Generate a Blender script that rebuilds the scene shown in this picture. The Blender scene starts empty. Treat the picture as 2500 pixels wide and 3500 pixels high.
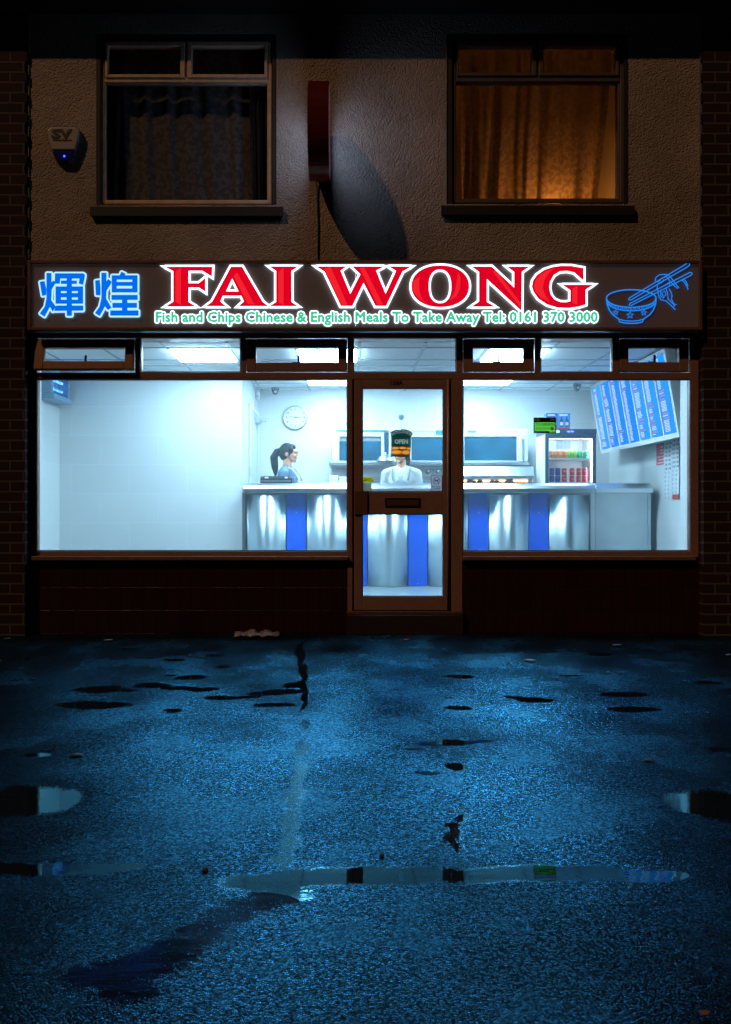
import bpy, bmesh, math, random
from mathutils import Vector, Matrix
import numpy as np

random.seed(7)
scene = bpy.context.scene
COL = scene.collection
R = math.radians

# ------------------------------------------------------------------ camera
D = 7.0                      # metres from camera to the rendered front wall (y = 0)
CAMH = 1.11
cam_data = bpy.data.cameras.new("camera")
cam_data.sensor_fit = 'HORIZONTAL'
cam_data.sensor_width = 36.0
cam_data.lens = 36.0 * 385.0 * D / 2500.0
cam_data.shift_x = 50.0 / 2500.0
cam_data.shift_y = -10.0 / 2500.0
cam_data.clip_end = 500
cam = bpy.data.objects.new("camera", cam_data)
cam.location = (0, -D, CAMH)
cam.rotation_euler = (R(90), 0, 0)
COL.objects.link(cam)
scene.camera = cam

# ------------------------------------------------------------------ night sky
world = bpy.data.worlds.new("World")
scene.world = world
world.use_nodes = True
wn = world.node_tree
sky = wn.nodes.new("ShaderNodeTexSky")
sky.sky_type = 'NISHITA'
sky.sun_disc = False
sky.sun_elevation = R(-8)
sky.sun_rotation = R(200)
bg = wn.nodes["Background"]
wn.links.new(sky.outputs[0], bg.inputs[0])
bg.inputs[1].default_value = 0.05

# the one sun lamp: sodium street light falling from the upper left
sun_data = bpy.data.lights.new("street_glow", 'SUN')
sun_data.energy = 0.7
sun_data.angle = R(1.2)
sun_data.color = (1.0, 0.56, 0.30)
sun = bpy.data.objects.new("street_glow", sun_data)
sun.rotation_euler = Vector((0.66, 0.60, -0.92)).to_track_quat('-Z', 'Y').to_euler()
sun.location = (-6, -6, 8)
COL.objects.link(sun)

scene.view_settings.view_transform = 'Standard'
scene.view_settings.look = 'None'
scene.view_settings.exposure = 0.0
scene.view_settings.gamma = 1.0
scene.cycles.max_bounces = 8
scene.cycles.transparent_max_bounces = 12
scene.cycles.caustics_reflective = False
scene.cycles.caustics_refractive = False
scene.cycles.sample_clamp_indirect = 6.0
scene.cycles.use_denoising = True
try:
    scene.cycles.denoiser = 'OPENIMAGEDENOISE'
except Exception:
    pass

# ------------------------------------------------------------------ measuring helpers
def rr(y):
    return 1.0 + y / D
def PX(px, y=0.0):
    return (px - 1200.0) / 385.0 * rr(y)
def PZ(py, y=0.0):
    return CAMH - (py - 1740.0) / 385.0 * rr(y)
SLOPE = 0.03                 # the forecourt falls towards the road
def GZ(y):
    return SLOPE * min(0.0, y)
def GY(py):
    k = py - 1740.0
    return (CAMH * 385.0 - k) / (k / D + SLOPE * 385.0)
def GX(px, py):
    return (px - 1200.0) / 385.0 * rr(GY(py))

# ------------------------------------------------------------------ materials
def new_mat(name):
    m = bpy.data.materials.new(name)
    m.use_nodes = True
    return m, m.node_tree, m.node_tree.nodes["Principled BSDF"]

def mat(name, col, rough=0.5, metal=0.0, spec=0.5, emit=None, estr=1.0, noise=0.0, nscale=8.0, bump=0.0, bscale=60.0, tint=None, coat=0.0, rvar=0.0):
    m, t, b = new_mat(name)
    b.inputs["Base Color"].default_value = (*col, 1)
    b.inputs["Roughness"].default_value = rough
    b.inputs["Metallic"].default_value = metal
    b.inputs["Specular IOR Level"].default_value = spec
    if coat:
        b.inputs["Coat Weight"].default_value = coat
        b.inputs["Coat Roughness"].default_value = 0.08
    if tint:
        b.inputs["Specular Tint"].default_value = (*tint, 1)
    if emit:
        b.inputs["Emission Color"].default_value = (*emit, 1)
        b.inputs["Emission Strength"].default_value = estr
    if noise or bump or rvar:
        tc = t.nodes.new("ShaderNodeTexCoord")
    if noise or rvar:
        n = t.nodes.new("ShaderNodeTexNoise")
        n.inputs["Scale"].default_value = nscale
        n.inputs["Detail"].default_value = 6
        t.links.new(tc.outputs["Object"], n.inputs["Vector"])
        if noise:
            r = t.nodes.new("ShaderNodeValToRGB")
            r.color_ramp.elements[0].position = 0.3
            r.color_ramp.elements[1].position = 0.7
            r.color_ramp.elements[0].color = (*[c * (1 - noise) for c in col], 1)
            r.color_ramp.elements[1].color = (*[min(1, c * (1 + noise)) for c in col], 1)
            t.links.new(n.outputs["Fac"], r.inputs[0])
            t.links.new(r.outputs[0], b.inputs["Base Color"])
        if rvar:
            mr = t.nodes.new("ShaderNodeMapRange")
            mr.inputs[1].default_value = 0.3
            mr.inputs[2].default_value = 0.7
            mr.inputs[3].default_value = max(0.02, rough - rvar)
            mr.inputs[4].default_value = rough + rvar
            t.links.new(n.outputs["Fac"], mr.inputs[0])
            t.links.new(mr.outputs[0], b.inputs["Roughness"])
    if bump:
        n2 = t.nodes.new("ShaderNodeTexNoise")
        n2.inputs["Scale"].default_value = bscale
        n2.inputs["Detail"].default_value = 4
        t.links.new(tc.outputs["Object"], n2.inputs["Vector"])
        bp = t.nodes.new("ShaderNodeBump")
        bp.inputs["Strength"].default_value = min(1.0, bump)
        bp.inputs["Distance"].default_value = 0.01
        t.links.new(n2.outputs["Fac"], bp.inputs["Height"])
        t.links.new(bp.outputs[0], b.inputs["Normal"])
    return m

def emat(name, col, strength=1.0):
    m = bpy.data.materials.new(name)
    m.use_nodes = True
    t = m.node_tree
    t.nodes.clear()
    o = t.nodes.new("ShaderNodeOutputMaterial")
    e = t.nodes.new("ShaderNodeEmission")
    e.inputs[0].default_value = (*col, 1)
    e.inputs[1].default_value = strength
    t.links.new(e.outputs[0], o.inputs[0])
    return m

def glass_mat(name, tint=(1, 1, 1), refl=1.0, specks=0.0):
    m = bpy.data.materials.new(name)
    m.use_nodes = True
    t = m.node_tree
    t.nodes.clear()
    o = t.nodes.new("ShaderNodeOutputMaterial")
    tr = t.nodes.new("ShaderNodeBsdfTransparent")
    tr.inputs[0].default_value = (*tint, 1)
    gl = t.nodes.new("ShaderNodeBsdfGlossy")
    gl.inputs["Roughness"].default_value = 0.0
    fr = t.nodes.new("ShaderNodeFresnel")
    fr.inputs[0].default_value = 1.45
    mu = t.nodes.new("ShaderNodeMath")
    mu.operation = 'MULTIPLY'
    mu.inputs[1].default_value = refl
    mx = t.nodes.new("ShaderNodeMixShader")
    t.links.new(fr.outputs[0], mu.inputs[0])
    t.links.new(mu.outputs[0], mx.inputs[0])
    t.links.new(tr.outputs[0], mx.inputs[1])
    t.links.new(gl.outputs[0], mx.inputs[2])
    last = mx
    if specks:
        # rain specks and wiping scratches on the pane
        tc = t.nodes.new("ShaderNodeTexCoord")
        acc = None
        for sc, thr, st in (((170, 170, 170), 0.075, 1.0), ((60, 60, 400), 0.07, 0.6)):
            mp = t.nodes.new("ShaderNodeMapping")
            mp.inputs["Scale"].default_value = sc
            mp.inputs["Rotation"].default_value = (0, 0.8 if sc[2] != sc[0] else 0, 0)
            vo = t.nodes.new("ShaderNodeTexVoronoi")
            vo.inputs["Scale"].default_value = 0.35
            lt = t.nodes.new("ShaderNodeMath")
            lt.operation = 'LESS_THAN'
            lt.inputs[1].default_value = thr
            t.links.new(tc.outputs["Object"], mp.inputs[0])
            t.links.new(mp.outputs[0], vo.inputs["Vector"])
            t.links.new(vo.outputs["Distance"], lt.inputs[0])
            nz = t.nodes.new("ShaderNodeTexNoise")
            nz.inputs["Scale"].default_value = 1.6
            g = t.nodes.new("ShaderNodeMath")
            g.operation = 'GREATER_THAN'
            g.inputs[1].default_value = 0.5
            t.links.new(tc.outputs["Object"], nz.inputs["Vector"])
            t.links.new(nz.outputs["Fac"], g.inputs[0])
            mm = t.nodes.new("ShaderNodeMath")
            mm.operation = 'MULTIPLY'
            t.links.new(lt.outputs[0], mm.inputs[0])
            t.links.new(g.outputs[0], mm.inputs[1])
            m2 = t.nodes.new("ShaderNodeMath")
            m2.operation = 'MULTIPLY'
            m2.inputs[1].default_value = specks * st
            t.links.new(mm.outputs[0], m2.inputs[0])
            if acc is None:
                acc = m2
            else:
                ad = t.nodes.new("ShaderNodeMath")
                ad.operation = 'MAXIMUM'
                t.links.new(acc.outputs[0], ad.inputs[0])
                t.links.new(m2.outputs[0], ad.inputs[1])
                acc = ad
        film = t.nodes.new("ShaderNodeMath"); film.operation = 'MAXIMUM'; film.inputs[1].default_value = 0.032   # even translucent film added to imitate bloom and haze
        t.links.new(acc.outputs[0], film.inputs[0]); acc = film
        tl = t.nodes.new("ShaderNodeBsdfTranslucent")
        tl.inputs[0].default_value = (0.75, 0.92, 1, 1)
        mx2 = t.nodes.new("ShaderNodeMixShader")
        t.links.new(acc.outputs[0], mx2.inputs[0])
        t.links.new(mx.outputs[0], mx2.inputs[1])
        t.links.new(tl.outputs[0], mx2.inputs[2])
        last = mx2
    t.links.new(last.outputs[0], o.inputs[0])
    return m

def brick_mat(name, c1, c2, mortar, bw, bh, msize, rough=0.8, bump=0.5, offset=0.5, bias=0.0, spec=0.3, bumpn=0.15):
    m, t, b = new_mat(name)
    tc = t.nodes.new("ShaderNodeTexCoord")
    sp = t.nodes.new("ShaderNodeSeparateXYZ")
    ad = t.nodes.new("ShaderNodeMath")
    ad.operation = 'ADD'
    cb = t.nodes.new("ShaderNodeCombineXYZ")
    t.links.new(tc.outputs["Object"], sp.inputs[0])
    t.links.new(sp.outputs[0], ad.inputs[0])
    t.links.new(sp.outputs[1], ad.inputs[1])
    t.links.new(ad.outputs[0], cb.inputs[0])
    t.links.new(sp.outputs[2], cb.inputs[1])
    br = t.nodes.new("ShaderNodeTexBrick")
    br.offset = offset
    br.inputs["Scale"].default_value = 1.0
    br.inputs["Brick Width"].default_value = bw
    br.inputs["Row Height"].default_value = bh
    br.inputs["Mortar Size"].default_value = msize
    br.inputs["Mortar Smooth"].default_value = 0.3
    br.inputs["Bias"].default_value = bias
    br.inputs["Color1"].default_value = (*c1, 1)
    br.inputs["Color2"].default_value = (*c2, 1)
    br.inputs["Mortar"].default_value = (*mortar, 1)
    t.links.new(cb.outputs[0], br.inputs["Vector"])
    n = t.nodes.new("ShaderNodeTexNoise")
    n.inputs["Scale"].default_value = 30
    n.inputs["Detail"].default_value = 6
    t.links.new(tc.outputs["Object"], n.inputs["Vector"])
    mx = t.nodes.new("ShaderNodeMix")
    mx.data_type = 'RGBA'
    mx.blend_type = 'MULTIPLY'
    mx.inputs[0].default_value = bumpn * 2
    t.links.new(br.outputs["Color"], mx.inputs[6])
    t.links.new(n.outputs["Fac"], mx.inputs[7])
    t.links.new(mx.outputs[2], b.inputs["Base Color"])
    h = t.nodes.new("ShaderNodeMath")
    h.operation = 'MULTIPLY_ADD'
    h.inputs[1].default_value = -1.0
    t.links.new(br.outputs["Fac"], h.inputs[0])
    ms = t.nodes.new("ShaderNodeMath")
    ms.operation = 'MULTIPLY'
    ms.inputs[1].default_value = bumpn
    t.links.new(n.outputs["Fac"], ms.inputs[0])
    t.links.new(ms.outputs[0], h.inputs[2])
    bp = t.nodes.new("ShaderNodeBump")
    bp.inputs["Strength"].default_value = bump
    bp.inputs["Distance"].default_value = 0.006
    t.links.new(h.outputs[0], bp.inputs["Height"])
    t.links.new(bp.outputs[0], b.inputs["Normal"])
    b.inputs["Roughness"].default_value = rough
    b.inputs["Specular IOR Level"].default_value = spec
    return m

M = {}
M['brown'] = mat('brown_frame_paint', (0.30, 0.165, 0.13), 0.42, noise=0.12, nscale=25, bump=0.08, bscale=220)
M['brown_dark'] = mat('dark_gasket', (0.012, 0.01, 0.01), 0.5)
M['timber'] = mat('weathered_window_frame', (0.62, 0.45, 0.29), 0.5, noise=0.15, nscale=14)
M['timber_shaded'] = mat('shaded_window_frame', (0.10, 0.075, 0.055), 0.5, noise=0.15, nscale=14)  # same frame with the shade of the dim window put into its colour
M['sill'] = mat('dark_sill', (0.012, 0.007, 0.007), 0.6, noise=0.3, nscale=12)
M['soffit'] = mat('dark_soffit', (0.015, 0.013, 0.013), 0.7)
M['glass'] = glass_mat('clear_glass', (0.97, 0.99, 1.0), 0.7, specks=0.5)
M['glass_plain'] = glass_mat('plain_glass', (0.95, 0.97, 1.0), 0.5)
M['steel'] = mat('brushed_steel', (0.70, 0.75, 0.78), 0.30, 1.0, noise=0.04, nscale=5)
M['steel_dull'] = mat('dull_steel', (0.55, 0.62, 0.66), 0.38, 1.0, noise=0.08, nscale=4, rvar=0.06)
M['blue'] = mat('royal_blue_laminate', (0.0, 0.12, 0.86), 0.25, spec=0.3, emit=(0.0, 0.05, 0.9), estr=0.0)
M['white'] = mat('white_paint', (0.8, 0.8, 0.8), 0.35)
M['offwhite'] = mat('white_plastic', (0.72, 0.73, 0.73), 0.4)
M['ceiling'] = mat('ceiling_tile', (0.84, 0.86, 0.87), 0.85, noise=0.03, nscale=80)
M['tbar'] = mat('ceiling_grid_bar', (0.42, 0.47, 0.50), 0.5)
M['black'] = mat('black_plastic', (0.012, 0.014, 0.018), 0.35, noise=0.2, nscale=30)
M['navy'] = mat('navy_fridge', (0.010, 0.035, 0.10), 0.35)
M['tile'] = brick_mat('glossy_wall_tile', (0.74, 0.75, 0.74), (0.71, 0.72, 0.715), (0.80, 0.81, 0.81), 0.64, 0.32, 0.004, rough=0.38, bump=0.25, spec=0.8, bumpn=0.02)
M['floor'] = brick_mat('floor_tile', (0.33, 0.38, 0.40), (0.29, 0.34, 0.36), (0.05, 0.06, 0.07), 0.33, 0.33, 0.006, rough=0.3, offset=0.0, bumpn=0.08)
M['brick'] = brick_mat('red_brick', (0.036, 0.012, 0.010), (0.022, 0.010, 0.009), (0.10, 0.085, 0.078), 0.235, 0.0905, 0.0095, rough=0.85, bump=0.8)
M['maroon'] = brick_mat('maroon_tile', (0.038, 0.008, 0.007), (0.030, 0.007, 0.006), (0.018, 0.008, 0.007), 0.105, 0.205, 0.004, rough=0.22, bump=0.4, offset=0.0, spec=0.5, bumpn=0.05)
M['panel'] = mat('brown_sign_acrylic', (0.17, 0.13, 0.125), 0.4, emit=(1.0, 0.66, 0.62), estr=0.012, noise=0.05, nscale=30)
M['case'] = mat('brown_sign_case', (0.17, 0.09, 0.065), 0.4, noise=0.1, nscale=20)
M['red_e'] = emat('lit_red_vinyl', (0.74, 0.0, 0.016), 1.0)
M['red_l'] = emat('lit_light_red_vinyl', (0.92, 0.016, 0.026), 1.0)
M['red_d'] = emat('lit_dark_red_vinyl', (0.60, 0.0, 0.016), 1.0)
M['white_e'] = emat('lit_white_vinyl', (0.76, 0.93, 1.0), 2.0)
M['green_e'] = emat('lit_green_vinyl', (0.055, 0.58, 0.29), 1.0)
M['blue_e'] = emat('lit_blue_vinyl', (0.0, 0.15, 0.85), 1.0)
M['cyan_e'] = emat('lit_pale_blue_vinyl', (0.42, 0.72, 1.0), 1.25)
M['line_e'] = emat('lit_blue_line', (0.01, 0.25, 0.95), 1.1)
M['panel_light'] = emat('light_diffuser', (0.48, 0.79, 1.0), 57.0)
M['skin'] = mat('skin', (0.66, 0.31, 0.18), 0.5, spec=0.3)
M['hair'] = mat('black_hair', (0.006, 0.006, 0.009), 0.5, spec=0.25, noise=0.4, nscale=40, bump=0.5, bscale=120)
M['rubber'] = mat('black_rubber', (0.01, 0.01, 0.011), 0.6)
M['ink'] = mat('black_print', (0.01, 0.01, 0.012), 0.5)

# steel brushed round the columns: highlights run up and down
def brushed(name, col, rough, an, rot):
    m, t, b = new_mat(name)
    b.inputs["Base Color"].default_value = (*col, 1); b.inputs["Metallic"].default_value = 1.0
    b.inputs["Roughness"].default_value = rough; b.inputs["Anisotropic"].default_value = an; b.inputs["Anisotropic Rotation"].default_value = rot
    tg = t.nodes.new("ShaderNodeTangent"); tg.direction_type = 'RADIAL'; tg.axis = 'Z'
    t.links.new(tg.outputs[0], b.inputs["Tangent"])
    return m
M['column'] = brushed('brushed_column_steel', (0.64, 0.77, 0.82), 0.37, 0.85, 0.25)
def backlit(name, col, tl=0.75):
    """thin printed film or card that lets the shop light through"""
    m = bpy.data.materials.new(name); m.use_nodes = True
    t = m.node_tree; t.nodes.clear()
    o = t.nodes.new("ShaderNodeOutputMaterial")
    d = t.nodes.new("ShaderNodeBsdfDiffuse"); d.inputs[0].default_value = (*col, 1)
    l = t.nodes.new("ShaderNodeBsdfTranslucent"); l.inputs[0].default_value = (*col, 1)
    x = t.nodes.new("ShaderNodeMixShader"); x.inputs[0].default_value = tl
    t.links.new(d.outputs[0], x.inputs[1]); t.links.new(l.outputs[0], x.inputs[2]); t.links.new(x.outputs[0], o.inputs[0])
    return m

# rough-cast render
def render_mat():
    m, t, b = new_mat('roughcast_render')
    tc = t.nodes.new("ShaderNodeTexCoord")
    n1 = t.nodes.new("ShaderNodeTexNoise"); n1.inputs["Scale"].default_value = 52; n1.inputs["Detail"].default_value = 3
    v1 = t.nodes.new("ShaderNodeTexVoronoi"); v1.inputs["Scale"].default_value = 70
    n2 = t.nodes.new("ShaderNodeTexNoise"); n2.inputs["Scale"].default_value = 1.3; n2.inputs["Detail"].default_value = 8
    n3 = t.nodes.new("ShaderNodeTexNoise"); n3.inputs["Scale"].default_value = 16; n3.inputs["Detail"].default_value = 5
    for n in (n1, v1, n2, n3):
        t.links.new(tc.outputs["Object"], n.inputs["Vector"])
    a = t.nodes.new("ShaderNodeMath"); a.operation = 'SUBTRACT'
    t.links.new(n1.outputs["Fac"], a.inputs[0]); t.links.new(v1.outputs["Distance"], a.inputs[1])
    bp = t.nodes.new("ShaderNodeBump"); bp.inputs["Strength"].default_value = 0.9; bp.inputs["Distance"].default_value = 0.0075
    t.links.new(a.outputs[0], bp.inputs["Height"]); t.links.new(bp.outputs[0], b.inputs["Normal"])
    r = t.nodes.new("ShaderNodeValToRGB")
    r.color_ramp.elements[0].position = 0.3; r.color_ramp.elements[0].color = (0.25, 0.20, 0.155, 1)
    r.color_ramp.elements[1].position = 0.72; r.color_ramp.elements[1].color = (0.47, 0.39, 0.315, 1)
    t.links.new(n2.outputs["Fac"], r.inputs[0])
    r3 = t.nodes.new("ShaderNodeValToRGB")
    r3.color_ramp.elements[0].position = 0.30; r3.color_ramp.elements[0].color = (0.45, 0.42, 0.40, 1)
    r3.color_ramp.elements[1].position = 0.48; r3.color_ramp.elements[1].color = (1, 1, 1, 1)
    t.links.new(n3.outputs["Fac"], r3.inputs[0])
    mx = t.nodes.new("ShaderNodeMix"); mx.data_type = 'RGBA'; mx.blend_type = 'MULTIPLY'; mx.inputs[0].default_value = 0.3
    t.links.new(r.outputs[0], mx.inputs[6]); t.links.new(r3.outputs[0], mx.inputs[7])
    t.links.new(mx.outputs[2], b.inputs["Base Color"])
    b.inputs["Roughness"].default_value = 0.85
    b.inputs["Specular IOR Level"].default_value = 0.25
    return m
M['render'] = render_mat()

# ------------------------------------------------------------------ mesh builder
ORIGIN = {}

class MB:
    def __init__(self):
        self.v = []; self.f = []; self.mi = []; self.sm = []
    def add(self, verts, faces, mi=0, smooth=False):
        o = len(self.v)
        self.v.extend([tuple(p) for p in verts])
        for f in faces:
            self.f.append([i + o for i in f]); self.mi.append(mi); self.sm.append(smooth)
        return self
    def box(self, x0, x1, y0, y1, z0, z1, mi=0):
        if x0 > x1: x0, x1 = x1, x0
        if y0 > y1: y0, y1 = y1, y0
        if z0 > z1: z0, z1 = z1, z0
        v = [(x0,y0,z0),(x1,y0,z0),(x1,y1,z0),(x0,y1,z0),(x0,y0,z1),(x1,y0,z1),(x1,y1,z1),(x0,y1,z1)]
        return self.add(v, [(0,3,2,1),(4,5,6,7),(0,1,5,4),(1,2,6,5),(2,3,7,6),(3,0,4,7)], mi)
    def pbox(self, px0, px1, py0, py1, y0, y1, mi=0):
        """box whose front face (at depth y0) covers the measured rectangle"""
        return self.box(PX(px0, y0), PX(px1, y0), y0, y1, PZ(py1, y0), PZ(py0, y0), mi)
    def frame(self, x0, x1, z0, z1, w, y0, y1, mi=0, wb=None, wt=None):
        wb = w if wb is None else wb; wt = w if wt is None else wt
        self.box(x0, x0 + w, y0, y1, z0, z1, mi); self.box(x1 - w, x1, y0, y1, z0, z1, mi)
        self.box(x0 + w, x1 - w, y0, y1, z0, z0 + wb, mi); self.box(x0 + w, x1 - w, y0, y1, z1 - wt, z1, mi)
        return self
    def pframe(self, ox0, ox1, oy0, oy1, ix0, ix1, iy0, iy1, y0, y1, mi=0):
        self.pbox(ox0, ix0, oy0, oy1, y0, y1, mi); self.pbox(ix1, ox1, oy0, oy1, y0, y1, mi)
        self.pbox(ix0, ix1, oy0, iy0, y0, y1, mi); self.pbox(ix0, ix1, iy1, oy1, y0, y1, mi)
        return self
    def prism_x(self, prof, x0, x1, mi=0, smooth=False):
        """profile of (y, z) points swept along x"""
        n = len(prof)
        v = [(x0, y, z) for y, z in prof] + [(x1, y, z) for y, z in prof]
        f = [tuple(range(n)), tuple(range(2*n-1, n-1, -1))]
        self.add(v, f, mi)
        o = len(self.v) - 2*n
        for i in range(n):
            j = (i+1) % n
            self.f.append([o+i, o+n+i, o+n+j, o+j]); self.mi.append(mi); self.sm.append(smooth)
        return self
    def prism_z(self, prof, z0, z1, mi=0, smooth=False):
        n = len(prof)
        v = [(x, y, z0) for x, y in prof] + [(x, y, z1) for x, y in prof]
        self.add(v, [tuple(range(n-1, -1, -1)), tuple(range(n, 2*n))], mi)
        o = len(self.v) - 2*n
        for i in range(n):
            j = (i+1) % n
            self.f.append([o+i, o+j, o+n+j, o+n+i]); self.mi.append(mi); self.sm.append(smooth)
        return self
    def prism_y(self, prof, y0, y1, mi=0, smooth=False):
        """profile of (x, z) points swept along y"""
        n = len(prof)
        v = [(x, y0, z) for x, z in prof] + [(x, y1, z) for x, z in prof]
        self.add(v, [tuple(range(n)), tuple(range(2*n-1, n-1, -1))], mi)
        o = len(self.v) - 2*n
        for i in range(n):
            j = (i+1) % n
            self.f.append([o+i, o+n+i, o+n+j, o+j]); self.mi.append(mi); self.sm.append(smooth)
        return self
    def lathe(self, c, prof, axis='z', n=20, mi=0, smooth=True):
        """prof: (radius, height) list revolved round axis through c"""
        v = []
        for r, h in prof:
            for k in range(n):
                a = 2*math.pi*k/n
                ca, sa = r*math.cos(a), r*math.sin(a)
                if axis == 'z': v.append((c[0]+ca, c[1]+sa, c[2]+h))
                elif axis == 'y': v.append((c[0]+ca, c[1]+h, c[2]+sa))
                else: v.append((c[0]+h, c[1]+ca, c[2]+sa))
        f = []
        for i in range(len(prof)-1):
            for k in range(n):
                k2 = (k+1) % n
                f.append((i*n+k, i*n+k2, (i+1)*n+k2, (i+1)*n+k))
        self.add(v, f, mi, smooth)
        o = len(self.v) - len(v)
        self.f.append([o+k for k in range(n)][::-1]); self.mi.append(mi); self.sm.append(False)
        self.f.append([o+(len(prof)-1)*n+k for k in range(n)]); self.mi.append(mi); self.sm.append(False)
        return self
    def tube(self, pts, r, n=8, mi=0, closed=False):
        pts = [Vector(p) for p in pts]
        rs = r if isinstance(r, (list, tuple)) else [r]*len(pts)
        m = len(pts); v = []
        up0 = None
        for i, p in enumerate(pts):
            if closed: d = pts[(i+1) % m] - pts[i-1]
            else: d = pts[min(i+1, m-1)] - pts[max(i-1, 0)]
            if d.length < 1e-9: d = Vector((0,0,1))
            d.normalize()
            if up0 is None:
                up0 = Vector((0,1,0)) if abs(d.y) < 0.9 else Vector((1,0,0))
            s = d.cross(up0); s.normalize(); u = s.cross(d); u.normalize()
            for k in range(n):
                a = 2*math.pi*k/n
                v.append(p + (s*math.cos(a) + u*math.sin(a))*rs[i])
        f = []
        for i in range(m if closed else m-1):
            j = (i+1) % m
            for k in range(n):
                k2 = (k+1) % n
                f.append((i*n+k, j*n+k, j*n+k2, i*n+k2))
        self.add(v, f, mi, True)
        if not closed:
            o = len(self.v) - len(v)
            self.f.append([o+k for k in range(n)]); self.mi.append(mi); self.sm.append(False)
            self.f.append([o+(m-1)*n+k for k in range(n)][::-1]); self.mi.append(mi); self.sm.append(False)
        return self
    def ell(self, c, r, mi=0, nu=16, nv=10, rot=None):
        c = Vector(c); v = []; f = []
        if not isinstance(r, (tuple, list)): r = (r, r, r)
        for i in range(nv+1):
            th = math.pi*i/nv
            for k in range(nu):
                ph = 2*math.pi*k/nu
                p = Vector((r[0]*math.sin(th)*math.cos(ph), r[1]*math.sin(th)*math.sin(ph), r[2]*math.cos(th)))
                if rot is not None: p = rot @ p
                v.append(c + p)
        for i in range(nv):
            for k in range(nu):
                k2 = (k+1) % nu
                a, b, c2, d = i*nu+k, (i+1)*nu+k, (i+1)*nu+k2, i*nu+k2
                if i == 0: f.append((a, b, c2))
                elif i == nv-1: f.append((a, b, d))
                else: f.append((a, b, c2, d))
        return self.add(v, f, mi, True)
    def limb(self, p0, r0, p1, r1):
        p0, p1 = Vector(p0), Vector(p1)
        n = max(3, int((p1-p0).length / (0.45*min(r0, r1))))
        for i in range(n+1):
            t = i/n
            self.ell(p0.lerp(p1, t), r0 + (r1-r0)*t, nu=10, nv=8)
        return self
    def build(self, name, mats, parent=None, origin=None, bevel=0.0, seg=1):
        if not isinstance(mats, (list, tuple)): mats = [mats]
        org = Vector(ORIGIN[parent.name]) if parent is not None else Vector(origin or (0, 0, 0))
        me = bpy.data.meshes.new(name)
        me.from_pydata([tuple(Vector(p) - org) for p in self.v], [], self.f)
        for mm in mats: me.materials.append(mm)
        for p, mi, s in zip(me.polygons, self.mi, self.sm):
            p.material_index = mi; p.use_smooth = s
        me.update()
        o = bpy.data.objects.new(name, me)
        COL.objects.link(o)
        if parent is not None: o.parent = parent
        else: o.location = org
        ORIGIN[o.name] = tuple(org)
        if bevel:
            b = o.modifiers.new("bevel", 'BEVEL')
            b.width = bevel; b.segments = seg; b.limit_method = 'ANGLE'; b.angle_limit = R(40)
        return o

def tag(o, label=None, cat=None, group=None, kind=None):
    if label: o['label'] = label
    if cat: o['category'] = cat
    if group: o['group'] = group
    if kind: o['kind'] = kind
    return o

def thing(name, label, cat, loc=(0, 0, 0), group=None):
    o = bpy.data.objects.new(name, None)
    o.empty_display_size = 0.1
    COL.objects.link(o)
    o.location = loc
    ORIGIN[o.name] = tuple(loc)
    return tag(o, label, cat, group)

def copy_thing(root, loc, label=None):
    c = root.copy(); COL.objects.link(c); c.location = loc
    if label: c['label'] = label
    for ch in list(root.children):
        d = ch.copy(); COL.objects.link(d); d.parent = c
        for g in list(ch.children):
            e = g.copy(); COL.objects.link(e); e.parent = d
    return c

# ------------------------------------------------------------------ flat shapes and lettering
def curve_mesh(cu):
    ob = bpy.data.objects.new("tmp", cu)
    COL.objects.link(ob)
    dg = bpy.context.evaluated_depsgraph_get()
    ev = ob.evaluated_get(dg)
    me = ev.to_mesh()
    v = [tuple(p.co) for p in me.vertices]
    f = [tuple(p.vertices) for p in me.polygons]
    ev.to_mesh_clear()
    bpy.data.objects.remove(ob)
    bpy.data.curves.remove(cu)
    return v, f

TXT = {}
def text_geo(body, offset=0.0, res=2, space=1.0):
    key = (body, offset, res, space)
    if key not in TXT:
        cu = bpy.data.curves.new("tmp", 'FONT')
        cu.body = body; cu.offset = offset; cu.resolution_u = res; cu.extrude = 0.5; cu.space_character = space
        TXT[key] = curve_mesh(cu)
    return TXT[key]

def loops_geo(loops):
    cu = bpy.data.curves.new("tmp", 'CURVE')
    cu.dimensions = '2D'; cu.fill_mode = 'BOTH'; cu.extrude = 0.5
    for lp in loops:
        s = cu.splines.new('POLY'); s.points.add(len(lp)-1)
        for p, q in zip(s.points, lp): p.co = (q[0], q[1], 0, 1)
        s.use_cyclic_u = True
    return curve_mesh(cu)

def text_loops(v, f):
    """outline loops (in text units) of a filled lettering mesh"""
    cnt = {}
    for fc in f:
        if all(v[i][2] > 0.4 for i in fc):
            for a, b in zip(fc, fc[1:]+fc[:1]):
                ka = (round(v[a][0], 5), round(v[a][1], 5)); kb = (round(v[b][0], 5), round(v[b][1], 5))
                if (kb, ka) in cnt: del cnt[(kb, ka)]
                else: cnt[(ka, kb)] = 1
    nxt = {}
    for a, b in cnt: nxt.setdefault(a, []).append(b)
    loops = []
    while nxt:
        s = next(iter(nxt)); lp = [s]; cur = s
        while True:
            l = nxt.get(cur)
            if not l: break
            n = l.pop()
            if not l: del nxt[cur]
            if n == s: break
            lp.append(n); cur = n
        if len(lp) > 2: loops.append(lp)
    return loops

def halo(mb, v, f, d, n=12, mi=0):
    """the same flat shape grown outward by d: shifted copies side by side"""
    for k in range(n):
        a = 2*math.pi*k/n; dx, dz = d*math.cos(a), d*math.sin(a)
        mb.add([(p[0]+dx, p[1], p[2]+dz) for p in v], f, mi)

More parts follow.
